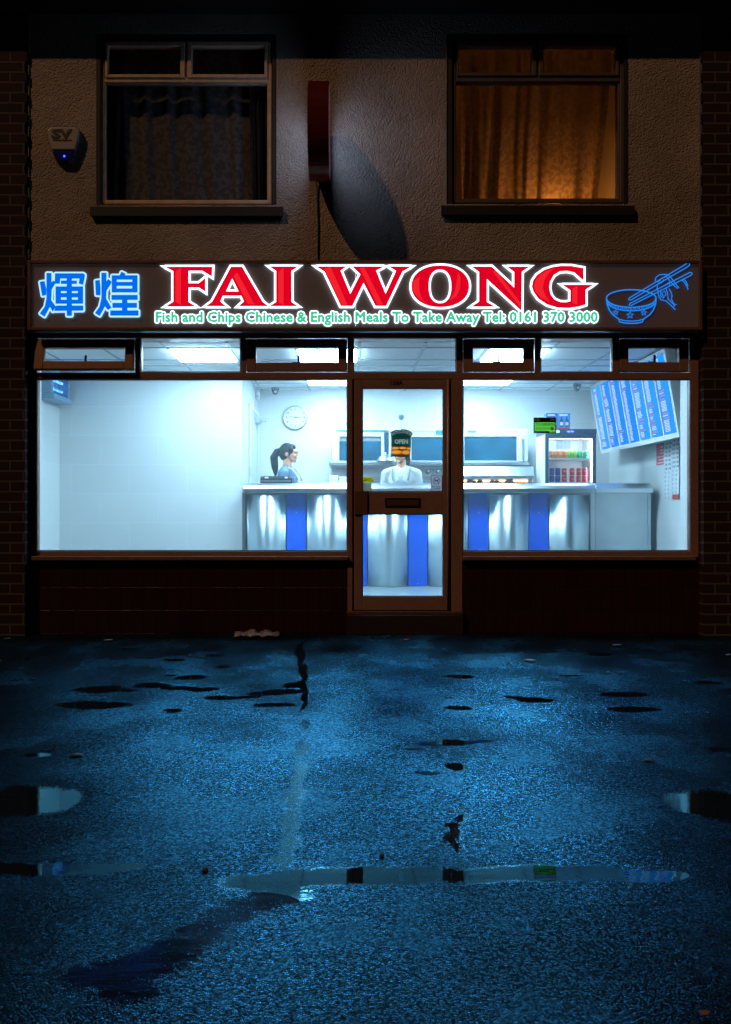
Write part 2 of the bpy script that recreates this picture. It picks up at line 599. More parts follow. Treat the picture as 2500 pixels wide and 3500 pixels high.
def offset_loop(pts, d, lim=2.6):
    n = len(pts)
    area = sum(pts[i][0]*pts[(i+1) % n][1] - pts[(i+1) % n][0]*pts[i][1] for i in range(n))
    sgn = 1 if area > 0 else -1
    out = []
    for i in range(n):
        a, b, c = Vector(pts[i-1]).to_2d(), Vector(pts[i]).to_2d(), Vector(pts[(i+1) % n]).to_2d()
        e1 = (b-a).normalized(); e2 = (c-b).normalized()
        n1 = Vector((e1.y, -e1.x))*sgn; n2 = Vector((e2.y, -e2.x))*sgn
        m = n1+n2
        k = m.length
        if k < 1e-6: out.append(tuple(b + n1*d)); continue
        m.normalize()
        s = min(1/max(0.05, m.dot(n1)), lim)
        out.append(tuple(b + m*d*s))
    return out

def put_text(mb, body, x0, x1, z0, z1, y, t=0.002, mi=0, offset=0.0, ref=0.0, res=2, plane='front', keep=False, space=1.0):
    """lettering fitted into x0..x1, z0..z1 at depth y (front face), thickness t"""
    v0, _ = text_geo(body, ref, res, space)
    xs = [p[0] for p in v0]; ys = [p[1] for p in v0]
    v, f = text_geo(body, offset, res, space)
    sx = (x1-x0)/max(1e-6, max(xs)-min(xs)); sz = (z1-z0)/max(1e-6, max(ys)-min(ys))
    if keep:
        s = min(sx, sz)
        cx = (x0+x1)/2 - s*(max(xs)+min(xs))/2
        sx = sz = s
        ox = cx; oz = (z0+z1)/2 - s*(max(ys)+min(ys))/2
    else:
        ox = x0 - sx*min(xs); oz = z0 - sz*min(ys)
    mb.add([(ox+p[0]*sx, y + t*(0.5-p[2]), oz+p[1]*sz) for p in v], f, mi)
    return mb

def put_ptext(mb, body, px0, px1, py0, py1, y, **k):
    return put_text(mb, body, PX(px0, y), PX(px1, y), PZ(py1, y), PZ(py0, y), y, **k)

def put_loops(mb, loops, y, t=0.002, mi=0):
    """loops already in (x, z) metres"""
    v, f = loops_geo(loops)
    mb.add([(p[0], y + t*(0.5-p[2]), p[1]) for p in v], f, mi)
    return mb

# ================================================================== GROUND
def ground_material():
    m, t, b = new_mat('wet_asphalt')
    L = t.links.new
    tc = t.nodes.new("ShaderNodeTexCoord")
    at = t.nodes.new("ShaderNodeAttribute"); at.attribute_name = "pool"
    def noise(scale, detail=4, rough=0.55, mp=None):
        n = t.nodes.new("ShaderNodeTexNoise"); n.inputs["Scale"].default_value = scale
        n.inputs["Detail"].default_value = detail; n.inputs["Roughness"].default_value = rough
        L(mp.outputs[0] if mp else tc.outputs["Object"], n.inputs["Vector"]); return n
    def math_(op, a, bb=None, c=None):
        n = t.nodes.new("ShaderNodeMath"); n.operation = op
        for i, x in enumerate((a, bb, c)):
            if x is None: continue
            if hasattr(x, 'outputs'): L(x.outputs[0], n.inputs[i])
            elif hasattr(x, 'node'): L(x, n.inputs[i])
            else: n.inputs[i].default_value = x
        return n
    grain = t.nodes.new("ShaderNodeTexVoronoi"); grain.inputs["Scale"].default_value = 138; grain.feature = 'F1'
    grain.inputs["Randomness"].default_value = 1.0
    L(tc.outputs["Object"], grain.inputs["Vector"])
    fine = noise(330, 3)
    mid = noise(60, 5)
    big = noise(2.2, 5)
    # stone relief: rounded chips
    g1 = math_('MULTIPLY', grain.outputs["Distance"], -0.9)
    g2 = math_('MULTIPLY_ADD', fine.outputs["Fac"], 0.45, g1)
    relief = math_('MULTIPLY_ADD', mid.outputs["Fac"], 0.9, g2)
    # water level: pools where the stored depth beats the relief
    wob = math_('MULTIPLY_ADD', relief, -0.85, at.outputs["Fac"])
    wob = math_('ADD', wob, 0.15)
    bigw = math_('MULTIPLY_ADD', big.outputs["Fac"], 0.13, wob)
    mr = t.nodes.new("ShaderNodeMapRange"); mr.clamp = True
    mr.inputs[1].default_value = 0.40; mr.inputs[2].default_value = 0.54
    L(bigw.outputs[0], mr.inputs[0])
    water = mr
    # bump
    inv = math_('SUBTRACT', 1.0, water)
    bstr = math_('MULTIPLY', inv, 0.8)
    bp = t.nodes.new("ShaderNodeBump"); bp.inputs["Distance"].default_value = 0.0018
    L(bstr.outputs[0], bp.inputs["Strength"]); L(relief.outputs[0], bp.inputs["Height"])
    rst = t.nodes.new("ShaderNodeAttribute"); rst.attribute_name = "ripple"
    # standing water is level and slightly rippled
    rmp = t.nodes.new("ShaderNodeMapping"); rmp.inputs["Scale"].default_value = (5, 26, 5); L(tc.outputs["Object"], rmp.inputs[0])
    rip = noise(1.0, 3, 0.5, rmp)
    lev = t.nodes.new("ShaderNodeMix"); lev.data_type = 'VECTOR'
    run = math_('GREATER_THAN', rst.outputs["Fac"], 0.62)
    nlv = t.nodes.new("ShaderNodeMix"); nlv.data_type = 'VECTOR'; L(run.outputs[0], nlv.inputs[0]); nlv.inputs[4].default_value = (0, 0, 1); 
    sxy = t.nodes.new("ShaderNodeSeparateXYZ"); L(tc.outputs["Object"], sxy.inputs[0])
    tl_ = t.nodes.new("ShaderNodeMapRange"); tl_.inputs[1].default_value = GY(3340); tl_.inputs[2].default_value = GY(3070); tl_.inputs[3].default_value = -0.046; tl_.inputs[4].default_value = -0.082
    L(sxy.outputs[1], tl_.inputs[0])
    nn = t.nodes.new("ShaderNodeCombineXYZ"); nn.inputs[0].default_value = -0.02; nn.inputs[2].default_value = 1.0; L(tl_.outputs[0], nn.inputs[1]); L(nn.outputs[0], nlv.inputs[5])
    L(water.outputs[0], lev.inputs[0]); L(bp.outputs[0], lev.inputs[4]); L(nlv.outputs[1], lev.inputs[5])
    rs2 = math_('MULTIPLY_ADD', rst.outputs["Fac"], 0.12, 0.08)
    rs3 = math_('MULTIPLY', rs2, water)
    bp2 = t.nodes.new("ShaderNodeBump"); bp2.inputs["Distance"].default_value = 0.004
    L(rs3.outputs[0], bp2.inputs["Strength"])
    L(rip.outputs["Fac"], bp2.inputs["Height"]); L(lev.outputs[1], bp2.inputs["Normal"])
    # roughness: film of water over stone, wetter and drier areas
    wet = t.nodes.new("ShaderNodeMapRange"); wet.inputs[1].default_value = 0.35; wet.inputs[2].default_value = 0.68
    wet.inputs[3].default_value = 0.17; wet.inputs[4].default_value = 0.33
    L(big.outputs["Fac"], wet.inputs[0])
    ro = math_('MULTIPLY', wet, inv)
    ro1 = math_('MULTIPLY_ADD', rst.outputs["Fac"], 0.10, 0.025)
    ro1b = math_('MULTIPLY', ro1, water)
    ro2 = math_('ADD', ro, ro1b)
    cr = t.nodes.new("ShaderNodeValToRGB")
    cr.color_ramp.elements[0].position = 0.3; cr.color_ramp.elements[0].color = (0.004, 0.006, 0.009, 1)
    cr.color_ramp.elements[1].position = 0.8; cr.color_ramp.elements[1].color = (0.012, 0.016, 0.021, 1)
    L(fine.outputs["Fac"], cr.inputs[0])
    out = t.nodes["Material Output"]
    t.nodes.remove(b)
    nrm = bp2.outputs[0]
    df = t.nodes.new("ShaderNodeBsdfDiffuse"); L(cr.outputs[0], df.inputs[0]); L(nrm, df.inputs["Normal"])
    gl = t.nodes.new("ShaderNodeBsdfGlossy"); L(ro2.outputs[0], gl.inputs["Roughness"]); L(nrm, gl.inputs["Normal"])
    tint = t.nodes.new("ShaderNodeMix"); tint.data_type = 'RGBA'
    L(water.outputs[0], tint.inputs[0]); tint.inputs[6].default_value = (0.09, 0.47, 0.80, 1); tint.inputs[7].default_value = (0.24, 0.70, 0.92, 1)  # blue of the reflected window light put into the gloss colour
    tin2 = t.nodes.new("ShaderNodeMix"); tin2.data_type = 'RGBA'; rw = math_('MULTIPLY', run, water)
    L(rw.outputs[0], tin2.inputs[0]); L(tint.outputs[2], tin2.inputs[6]); tin2.inputs[7].default_value = (0.06, 0.30, 0.60, 1)  # blue smear of the sign's reflection put into this pool's colour
    L(tin2.outputs[2], gl.inputs["Color"])
    ior = t.nodes.new("ShaderNodeMapRange"); ior.inputs[3].default_value = 1.75; ior.inputs[4].default_value = 1.62
    L(water.outputs[0], ior.inputs[0])
    # sparkle put into the reflection strength: some chips brighter, some dull, gaps darker
    chip = t.nodes.new("ShaderNodeSeparateColor"); L(grain.outputs["Color"], chip.inputs[0])
    f1 = t.nodes.new("ShaderNodeMapRange"); f1.inputs[1].default_value = 0.25; f1.inputs[2].default_value = 0.95; f1.inputs[3].default_value = 0.62; f1.inputs[4].default_value = 1.75
    L(chip.outputs[0], f1.inputs[0])
    gap = t.nodes.new("ShaderNodeMapRange"); gap.inputs[1].default_value = 0.40; gap.inputs[2].default_value = 0.75; gap.inputs[3].default_value = 1.1; gap.inputs[4].default_value = 0.48
    L(grain.outputs["Distance"], gap.inputs[0])
    f2 = math_('MULTIPLY', f1, gap)
    fv = t.nodes.new("ShaderNodeMapRange"); fv.inputs[1].default_value = 0.35; fv.inputs[2].default_value = 0.65; fv.inputs[3].default_value = 0.55; fv.inputs[4].default_value = 1.35
    L(mid.outputs["Fac"], fv.inputs[0])
    f3 = math_('MULTIPLY', f2, fv)
    pv = noise(1.1, 4)
    pvr = t.nodes.new("ShaderNodeMapRange"); pvr.inputs[1].default_value = 0.35; pvr.inputs[2].default_value = 0.65; pvr.inputs[3].default_value = 0.5; pvr.inputs[4].default_value = 1.45
    L(pv.outputs["Fac"], pvr.inputs[0])
    f4 = math_('MULTIPLY', f3, pvr)
    fm = t.nodes.new("ShaderNodeMix"); L(water.outputs[0], fm.inputs[0]); L(f4.outputs[0], fm.inputs[2]); fm.inputs[3].default_value = 1.0
    fr = t.nodes.new("ShaderNodeFresnel"); L(ior.outputs[0], fr.inputs[0]); L(nrm, fr.inputs["Normal"])
    ff = t.nodes.new("ShaderNodeMath"); ff.operation = 'MULTIPLY'; ff.use_clamp = True; L(fr.outputs[0], ff.inputs[0]); L(fm.outputs[0], ff.inputs[1])
    ms = t.nodes.new("ShaderNodeMixShader"); L(ff.outputs[0], ms.inputs[0]); L(df.outputs[0], ms.inputs[1]); L(gl.outputs[0], ms.inputs[2])
    L(ms.outputs[0], out.inputs[0])
    return m

POOLS = []   # (list of centre-line points in photo pixels with half sizes)
def pool(pts): POOLS.append(pts)
# each entry: (px, py, half width px, half height px) ellipses; measured on the photo and put on the ground plane
E = [
 (900,3018,130,26),(1010,3000,110,30),(1120,2996,120,30),(1260,2992,130,30),(1400,2990,130,30),(1540,2988,130,28),(1700,2988,150,27),(1850,2988,150,26),(2000,2988,150,24),(2140,2990,140,22),(2260,2992,110,19),
 (40,2972,110,20),(170,2972,120,21),(320,2968,110,17),(430,2964,80,10),
 (40,2735,80,60),(130,2735,90,50),(215,2735,60,38),
 (2340,2742,60,34),(2410,2748,80,46),(2490,2752,80,56),
 (960,3060,110,24),(850,3095,120,32),(760,3135,110,40),(680,3190,110,50),(600,3255,120,60),(500,3300,140,62),(400,3330,130,60),(310,3330,90,45),(430,3400,120,40),
 (1030,2222,11,30),(1036,2262,10,32),(1041,2302,12,32),(1034,2338,14,30),(1038,2378,11,28),(1031,2405,12,26),
 (1040,2480,22,22),(1035,2560,24,40),(1025,2640,28,50),(1012,2720,33,55),(1000,2800,36,55),(985,2880,38,48),(970,2940,42,30),
 (340,2355,88,12),(323,2408,118,13),(593,2428,36,7),(662,2315,52,8),(760,2280,30,4),(590,2307,22,4),(430,2360,40,4),
 (520,2342,70,9),(610,2352,70,7),(690,2358,60,7),(770,2386,60,7),(850,2384,40,5),(905,2372,60,6),(970,2364,60,9),(935,2410,70,7),(1000,2342,30,10),(730,2240,30,5),(600,2255,35,4),(430,2217,35,4),
 (1562,2419,52,8),(1535,2386,14,3),(1575,2312,50,6),(1832,2392,58,8),(1760,2383,36,4),(2140,2372,78,9),(2163,2423,96,10),(2050,2235,50,5),(1960,2308,40,3),
 (1500,2545,100,8),(1565,2540,80,10),(1650,2536,60,6),(1420,2562,50,4),(1560,2618,36,14),(1460,2640,50,5),
 (1566,2800,22,14),(1548,2822,30,14),(1562,2846,24,18),(1546,2868,30,16),(1564,2894,18,20),(1590,2790,26,8),(120,2580,60,6),(60,2250,50,5),(2420,2330,50,6),(2460,2560,40,8),
]
def build_ground():
    def axis(lo, hi, step, outs):
        inner = list(np.arange(lo, hi + 1e-6, step))
        return [-o for o in outs[::-1]] + inner + [o for o in outs]
    xs = np.array([-60, -30, -15, -8, -5] + list(np.arange(-3.6, 3.6001, 0.022)) + [5, 8, 15, 30, 60])
    ys = np.array([-60, -30, -18, -12, -9, -7.6] + list(np.arange(-5.6, 0.0601, 0.022)) + [1, 4, 12, 40])
    nx, ny = len(xs), len(ys)
    Xg, Yg = np.meshgrid(xs, ys)
    rng = np.random.RandomState(3)
    Zg = -0.011*np.clip(np.abs(Xg)/3.0, 0, 1.6)**2 + SLOPE*np.minimum(Yg, 0)
    RP = np.zeros_like(Xg)
    # pool depth field (1 = middle of a pool, 0 = well outside)
    P = np.zeros_like(Xg)
    # low-frequency wobble of the shoreline
    W = np.zeros_like(Xg); V = np.zeros_like(Xg)
    for k in range(26):
        a = rng.uniform(0, 6.28); f = rng.uniform(5, 34); ph = rng.uniform(0, 6.28)
        W += np.sin(f*(Xg*np.cos(a)+Yg*np.sin(a))+ph)*(0.5/f**0.5)
        a = rng.uniform(0, 6.28); ph = rng.uniform(0, 6.28)
        V += np.sin(f*(Xg*np.cos(a)+Yg*np.sin(a))+ph)*(0.5/f**0.5)
    for (px, py, hw, hh) in E:
        cx, cy = GX(px, py), GY(py)
        ax = hw/385.0*rr(cy)
        ay = max(0.02, (GY(py-hh)-GY(py+hh))/2)
        d = np.sqrt(((Xg-cx+0.022*W)/ax)**2 + ((Yg-cy+0.016*V)/ay)**2)
        soft = np.clip((1.32-d)/0.62, 0, 1)
        if 950 < px < 1060 and 2450 < py < 2960: soft = soft*0.56
        elif 1530 < px < 1600 and py > 2700: soft = soft*0.8
        elif px < 900 and py > 3080: soft = soft*0.72
        P = np.maximum(P, soft)
        rv = 1.0 if (px < 900 and py > 3080) else (0.6 if 950 < px < 1060 and 2450 < py < 2960 else 0.0)
        if rv: RP = np.maximum(RP, rv*np.clip((2.0-d)/0.8, 0, 1))
    P = np.clip(P, 0, 1)
    P = P + 0.05*W
    verts = np.stack([Xg.ravel(), Yg.ravel(), Zg.ravel()], 1)
    idx = np.arange(nx*ny).reshape(ny, nx)
    q = np.stack([idx[:-1,:-1].ravel(), idx[:-1,1:].ravel(), idx[1:,1:].ravel(), idx[1:,:-1].ravel()], 1)
    me = bpy.data.meshes.new("ground")
    me.vertices.add(len(verts)); me.vertices.foreach_set("co", verts.ravel().astype(np.float32))
    nf = len(q)
    me.loops.add(nf*4); me.loops.foreach_set("vertex_index", q.ravel().astype(np.int32))
    me.polygons.add(nf); me.polygons.foreach_set("loop_start", np.arange(0, nf*4, 4, dtype=np.int32))
    me.polygons.foreach_set("use_smooth", np.ones(nf, dtype=bool))
    me.update(calc_edges=True)
    a = me.attributes.new("pool", 'FLOAT', 'POINT')
    a.data.foreach_set("value", P.ravel().astype(np.float32))
    a = me.attributes.new("ripple", 'FLOAT', 'POINT')
    a.data.foreach_set("value", RP.ravel().astype(np.float32))
    me.materials.append(ground_material())
    o = bpy.data.objects.new("ground", me)
    COL.objects.link(o)
    o['kind'] = 'structure'
build_ground()

# ================================================================== BUILDING
FZ = 0.27          # shop floor
CZ = 2.64          # shop ceiling
bld = thing('shop_building', 'rough-rendered two-storey takeaway with brightly lit shop window below dark upstairs windows', 'building', (0, 0.2, 0))

# rendered upper wall
WX0, WX1 = PX(97), PX(2398)
zt, zb = PZ(20), PZ(1120)
wins = [(329, 943, 114, 700), (1527, 2148, 112, 697)]
w = MB()
w.box(WX0, PX(329), 0, 0.24, zb, zt)
w.box(PX(943), PX(1527), 0, 0.24, zb, zt)
w.box(PX(2148), WX1, 0, 0.24, zb, zt)
for (a, b_, c, d) in wins:
    w.box(PX(a), PX(b_), 0, 0.24, PZ(c), zt)
    w.box(PX(a), PX(b_), 0, 0.24, zb, PZ(d))
w.build('rendered_wall', M['render'], bld)
# corner beads of the render
gb = mat('grey_bead', (0.16, 0.14, 0.12), 0.7, noise=0.3, nscale=20)
for a, b_ in ((94, 101), (2392, 2399)):
    w = MB(); w.box(PX(a), PX(b_), -0.012, 0.0, zb, PZ(60)); w.build('corner_bead', gb, bld)
# eaves
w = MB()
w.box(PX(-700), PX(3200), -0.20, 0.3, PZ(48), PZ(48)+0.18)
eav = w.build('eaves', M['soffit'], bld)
w = MB()
gp = [(-0.20-0.06+0.06*math.cos(a), PZ(48)+0.11+0.06*math.sin(a)) for a in [math.pi+math.pi*k/10 for k in range(11)]]
gp += [(y+0.0, z) for y, z in [(-0.205, PZ(48)+0.125), (-0.315, PZ(48)+0.125)]]
w.prism_x(gp, PX(-700), PX(3200), smooth=False)
w.build('gutter', M['black'], eav)

def upper_window(px0, px1, py0, py1, fm, glass, top, main, mull):
    """frame with two top-hung lights above one big pane"""
    y = 0.02
    f = MB()
    ix0, ix1 = px0+14, px1-14
    f.pframe(px0, px1, py0, py1, ix0, ix1, py0+14, py1-14, y, y+0.07)
    f.pbox(ix0, ix1, top[3]+12, main[2]-0, y, y+0.068)     # transom rail
    f.pbox(mull-5, mull+5, py0+14, top[3]+12, y+0.004, y+0.066)
    win = f.build('upstairs_window', fm, bld, bevel=0.006)
    for (a, b_) in ((top[0], top[1]), (top[4], top[5])):
        s = MB()
        ox0 = a-16; ox1 = b_+16
        s.pframe(max(ox0, ix0+2), min(ox1, ix1-2), top[2]-18, top[3]+12, a, b_, top[2], top[3], y-0.012, y+0.05)
        s.build('top_light', fm, win, bevel=0.005)
        g = MB(); g.pbox(a, b_, top[2], top[3], y+0.02, y+0.024); g.build('pane', glass, win)
    b = MB()
    b.pframe(ix0-1, ix1+1, main[2]-2, py1-13, main[0], main[1], main[2]+5, main[3], y+0.010, y+0.05)
    b.build('glazing_bead', fm, win, bevel=0.004)
    g = MB(); g.pbox(main[0], main[1], main[2]+5, main[3], y+0.03, y+0.034); g.build('pane', glass, win)
    r = MB()
    r.pbox(px0-14, px0, py0-20, py1+2, y-0.02, y+0.06); r.pbox(px1, px1+14, py0-20, py1+2, y-0.02, y+0.06); r.pbox(px0, px1, py0-22, py0, y-0.02, y+0.06)
    r.build('shaded_reveal_strip', M['soffit'], win)  # dark strips that paint the shade of the window reveal
    s = MB()
    y0 = -0.04
    zt_, zb_ = PZ(py1+4, y0), PZ(py1+40, y0)
    s.prism_x([(y0, zb_), (y0, zt_-0.012), (0.10, zt_+0.02), (0.10, zb_+0.01), (y0+0.02, zb_+0.01), (y0+0.02, zb_)], PX(px0-36, y0), PX(px1+36, y0))
    s.build('sill', M['sill'], win)
    return win
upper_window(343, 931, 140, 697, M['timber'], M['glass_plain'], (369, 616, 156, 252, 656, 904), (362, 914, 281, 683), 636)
upper_window(1546, 2135, 138, 693, M['timber_shaded'], M['glass_plain'], (1569, 1820, 156, 246, 1860, 2107), (1559, 2114, 279, 677), 1840)

# rooms behind the upper windows
def room(px0, px1, wallm, name):
    x0, x1 = PX(px0), PX(px1); z0, z1 = 3.02, 5.35; y0, y1 = 0.24, 2.4
    r = MB()
    r.box(x0-0.05, x0, y0, y1, z0, z1); r.box(x1, x1+0.05, y0, y1, z0, z1); r.box(x0, x1, y1-0.05, y1, z0, z1)
    r.box(x0, x1, y0, y1-0.05, z0-0.05, z0); r.box(x0, x1, y0, y1-0.05, z1, z1+0.05)
    r.build(name, wallm, bld)
room(300, 1100, mat('dim_room_wall', (0.3, 0.28, 0.25), 0.8), 'upstairs_room')
room(1420, 2135, mat('warm_room_wall', (0.30, 0.24, 0.17), 0.8), 'upstairs_room')

# ------------------------------------------------------------------ shop front
FY = 0.055           # face of the frames
BY = FY + 0.07       # back of the frames
GL = FY + 0.035      # glass plane
w = MB()
w.pbox(103, 2390, 1122, 1155, FY, BY+0.1)                        # head
w.pbox(103, 127, 1155, 1905, FY, BY); w.pbox(2360, 2390, 1155, 1905, FY, BY)
w.pbox(127, 2360, 1273, 1296, FY, BY)                            # transom bar
for a, b_ in ((462, 482), (824, 842), (1188, 1207), (1561, 1583), (1829, 1848), (2094, 2118)):
    w.pbox(a, b_, 1155, 1273, FY+0.002, BY)
w.pbox(1189, 1206, 1296, 2093, FY-0.004, BY); w.pbox(1544, 1582, 1296, 2093, FY-0.004, BY)
w.pbox(127, 1189, 1884, 1905, FY+0.003, BY); w.pbox(1582, 2360, 1884, 1905, FY+0.003, BY)
w.build('shopfront_frame', M['brown'], bld, bevel=0.004)
w = MB()
w.pbox(106, 1190, 1902, 1916, FY-0.05, FY+0.02); w.pbox(1581, 2380, 1902, 1916, FY-0.05, FY+0.02)
w.build('shopfront_sill', mat('brown_sill', (0.20, 0.095, 0.055), 0.45, noise=0.2, nscale=18), bld, bevel=0.004)

def big_pane(px0, px1, py0, py1, name='display_window'):
    g = MB(); g.pbox(px0, px1, py0, py1, GL, GL+0.006)
    o = g.build(name, M['glass'], bld)
    b = MB()
    b.pframe(px0, px1, py0, py1, px0+4, px1-4, py0+4, py1-4, GL-0.012, GL-0.001)
    b.build('glazing_bead', mat('grey_alloy_bead', (0.30, 0.36, 0.40), 0.35, 0.8), o)
    return o
big_pane(127, 1189, 1296, 1884); big_pane(1582, 2360, 1296, 1884)
for a, b_ in ((482, 824), (1207, 1561), (1848, 2094)):
    big_pane(a, b_, 1154, 1273, 'transom_window')

# vent windows; the leftmost is pushed open
def vent(ox0, ox1, oy0, oy1, ix0, ix1, iy0, iy1, tilt=0.0):
    y = FY-0.006
    f = MB()
    f.pframe(ox0, ox1, oy0, oy1, ix0, ix1, iy0, iy1, y, y+0.05)
    fm = M['brown'] if not tilt else mat('orange_lit_vent_paint', (0.30, 0.135, 0.055), 0.4, noise=0.1, nscale=20)  # open leaf: orange street light put into its paint colour
    v = f.build('vent_window', fm, bld, bevel=0.005)
    g = MB(); g.pbox(ix0, ix1, iy0, iy1, y+0.025, y+0.03); gp = g.build('pane', M['glass_plain'], v)
    h = MB(); cx = (ix0*0.48+ix1*0.52)
    h.pbox(cx-4, cx+3, (iy0+iy1)/2, iy1+4, y+0.055, y+0.075); h.pbox(cx-22, cx+4, iy1-2, iy1+5, y+0.052, y+0.07)
    hh = h.build('window_stay', M['black'], v)
    if tilt:
        zt_ = PZ(oy0, y); P0 = Vector((0, y+0.03, zt_))
        for ob in (v, gp, hh):
            org = Vector(ORIGIN[bld.name])
            for vt in ob.data.vertices:
                p = vt.co + org - P0
                p = Matrix.Rotation(-tilt, 3, 'X') @ p
                vt.co = p + P0 - org
    # surround fixed in the frame
    return v
vent(121, 459, 1160, 1268, 153, 429, 1191, 1239, tilt=R(10))
vent(843, 1187, 1158, 1270, 876, 1156, 1187, 1239)
vent(1585, 1827, 1158, 1270, 1618, 1790, 1189, 1237)
vent(2120, 2356, 1158, 1270, 2150, 2323, 1189, 1237)

# door
DYF = FY+0.002
w = MB()
w.pbox(1211, 1239, 1297, 2086, DYF, DYF+0.045); w.pbox(1516, 1541, 1297, 2086, DYF, DYF+0.045)
w.pbox(1239, 1516, 1297, 1327, DYF, DYF+0.045); w.pbox(1239, 1516, 1681, 1757, DYF, DYF+0.045); w.pbox(1239, 1516, 2039, 2086, DYF, DYF+0.045)
door = w.build('shop_door', M['brown'], bld, bevel=0.004)
w = MB(); w.pbox(1206, 1211, 1297, 2090, DYF+0.02, DYF+0.05); w.pbox(1541, 1544, 1297, 2090, DYF+0.02, DYF+0.05); w.pbox(1211, 1541, 2086, 2090, DYF+0.02, DYF+0.05)
w.build('door_gasket', M['brown_dark'], door)
for (a, b_) in ((1327, 1681), (1757, 2039)):
    g = MB(); g.pbox(1239, 1516, a, b_, DYF+0.02, DYF+0.026); g.build('door_pane', M['glass'], door)
    b = MB(); b.pframe(1239, 1516, a, b_, 1242, 1513, a+3, b_-3, DYF+0.008, DYF+0.0195); b.build('glazing_bead', bpy.data.materials['grey_alloy_bead'], door)
w = MB(); w.pframe(1317, 1437, 1702, 1732, 1322, 1432, 1707, 1727, DYF-0.010, DYF, 1); w.pbox(1322, 1432, 1707, 1727, DYF-0.007, DYF)
w.build('letter_plate', [mat('bronze_flap', (0.15, 0.075, 0.05), 0.35, 0.3), mat('bronze_rim', (0.035, 0.018, 0.014), 0.4)], door, bevel=0.002)
w = MB(); w.pbox(1212, 1258, 1679, 1759, DYF-0.016, DYF-0.0005)
w.build('pull_plate', mat('brown_plate', (0.15, 0.07, 0.05), 0.4), door, bevel=0.004)
w = MB(); put_ptext(w, "138A", 1336, 1378, 1300, 1316, DYF-0.003, t=0.0028, offset=0.02)
w.build('house_number', M['ink'], door)
w = MB(); w.tube([(PX(1532, DYF), DYF-0.012, PZ(1297, DYF)), (PX(1532, DYF), DYF-0.012, PZ(2086, DYF))], 0.010, 8)
w.build('finger_guard', M['brown'], door)
w = MB(); w.pbox(1186, 1584, 2090, 2100, FY-0.03, FY+0.1)
w.build('threshold', mat('worn_threshold', (0.12, 0.07, 0.05), 0.5, noise=0.3, nscale=30), bld, bevel=0.004)

# stall riser under the windows, step under the door
w = MB()
y = FY-0.004
w.box(PX(100, y), PX(1194, y), y+0.006, y+0.12, -0.06, PZ(1906, FY)); w.box(PX(1578, y), PX(2392, y), y+0.006, y+0.12, -0.06, PZ(1906, FY))
w.build('stall_riser', M['maroon'], bld)
w = MB(); w.box(PX(1187, y), PX(1583, y), y-0.05, y+0.12, -0.06, PZ(2101, FY-0.03))
w.build('door_step', mat('dark_step', (0.03, 0.014, 0.012), 0.5, noise=0.4, nscale=15), bld, bevel=0.006)

# neighbouring brick fronts
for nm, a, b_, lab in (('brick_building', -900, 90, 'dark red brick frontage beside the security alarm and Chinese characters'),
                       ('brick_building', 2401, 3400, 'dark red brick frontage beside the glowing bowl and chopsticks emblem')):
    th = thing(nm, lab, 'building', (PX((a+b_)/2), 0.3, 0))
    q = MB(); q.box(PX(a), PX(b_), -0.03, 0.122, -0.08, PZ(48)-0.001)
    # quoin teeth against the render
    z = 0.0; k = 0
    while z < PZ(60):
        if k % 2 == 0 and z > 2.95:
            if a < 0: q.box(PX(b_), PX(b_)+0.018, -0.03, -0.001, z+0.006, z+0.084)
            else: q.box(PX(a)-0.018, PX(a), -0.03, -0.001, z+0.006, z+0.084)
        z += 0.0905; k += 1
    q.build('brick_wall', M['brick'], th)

# ------------------------------------------------------------------ interior shell (parts of the building)
IX0, IX1 = -3.21, 3.33
PY_ = 1.68; BKY = 3.15; RX = -1.198
w = MB(); w.box(IX0-0.1, IX1+0.1, BY, BKY, FZ-0.1, FZ); w.build('floor', M['floor'], bld)
w = MB(); w.box(IX0-0.1, IX1+0.1, BY+0.1, BKY+0.1, CZ, CZ+0.14); cl = w.build('ceiling', M['ceiling'], bld)
w = MB()
xg = [0.08+0.61*k for k in range(-6, 6)]
for x in xg:
    if IX0 < x < IX1: w.box(x-0.013, x+0.013, BY+0.1, BKY, CZ-0.005, CZ-0.0005)
for y in (0.46, 1.06, 1.40, 1.95, 2.55, 2.92): w.box(IX0, IX1, y-0.013, y+0.013, CZ-0.008, CZ-0.001)
w.build('ceiling_grid', M['tbar'], cl)
w = MB(); w.box(IX0-0.1, IX0, BY, PY_+0.1, FZ, CZ); w.build('side_wall', M['tile'], bld)
w = MB(); w.box(IX0, RX, PY_, PY_+0.08, FZ, CZ); w.build('partition_wall', M['tile'], bld)
w = MB(); w.box(RX-0.1, RX, PY_+0.08, BKY, FZ, CZ); w.build('kitchen_wall', M['tile'], bld)
w = MB(); w.box(RX-0.1, IX1+0.1, BKY, BKY+0.1, FZ, CZ); w.build('back_wall', M['tile'], bld)
w = MB(); w.box(IX1, IX1+0.1, BY, BKY, FZ, CZ); w.build('side_wall', M['tile'], bld)
w = MB(); w.box(3.046, IX1, BY+0.011, 0.285, FZ, CZ); w.build('window_return', M['tile'], bld)
w = MB(); w.box(IX0, -2.835, BY+0.011, 0.22, FZ, CZ); w.build('window_return', M['tile'], bld)
# blanking behind the brick piers and over the head so that no light leaks
w = MB(); w.box(IX0-0.1, PX(104, BY), BY, BY+0.01, FZ, CZ+0.14); w.box(PX(2389, BY), IX1+0.1, BY, BY+0.01, FZ, CZ+0.14); w.box(IX0-0.1, IX1+0.1, BY+0.1, 0.3, CZ+0.14, 3.0)
w.build('blocking_wall', M['soffit'], bld)
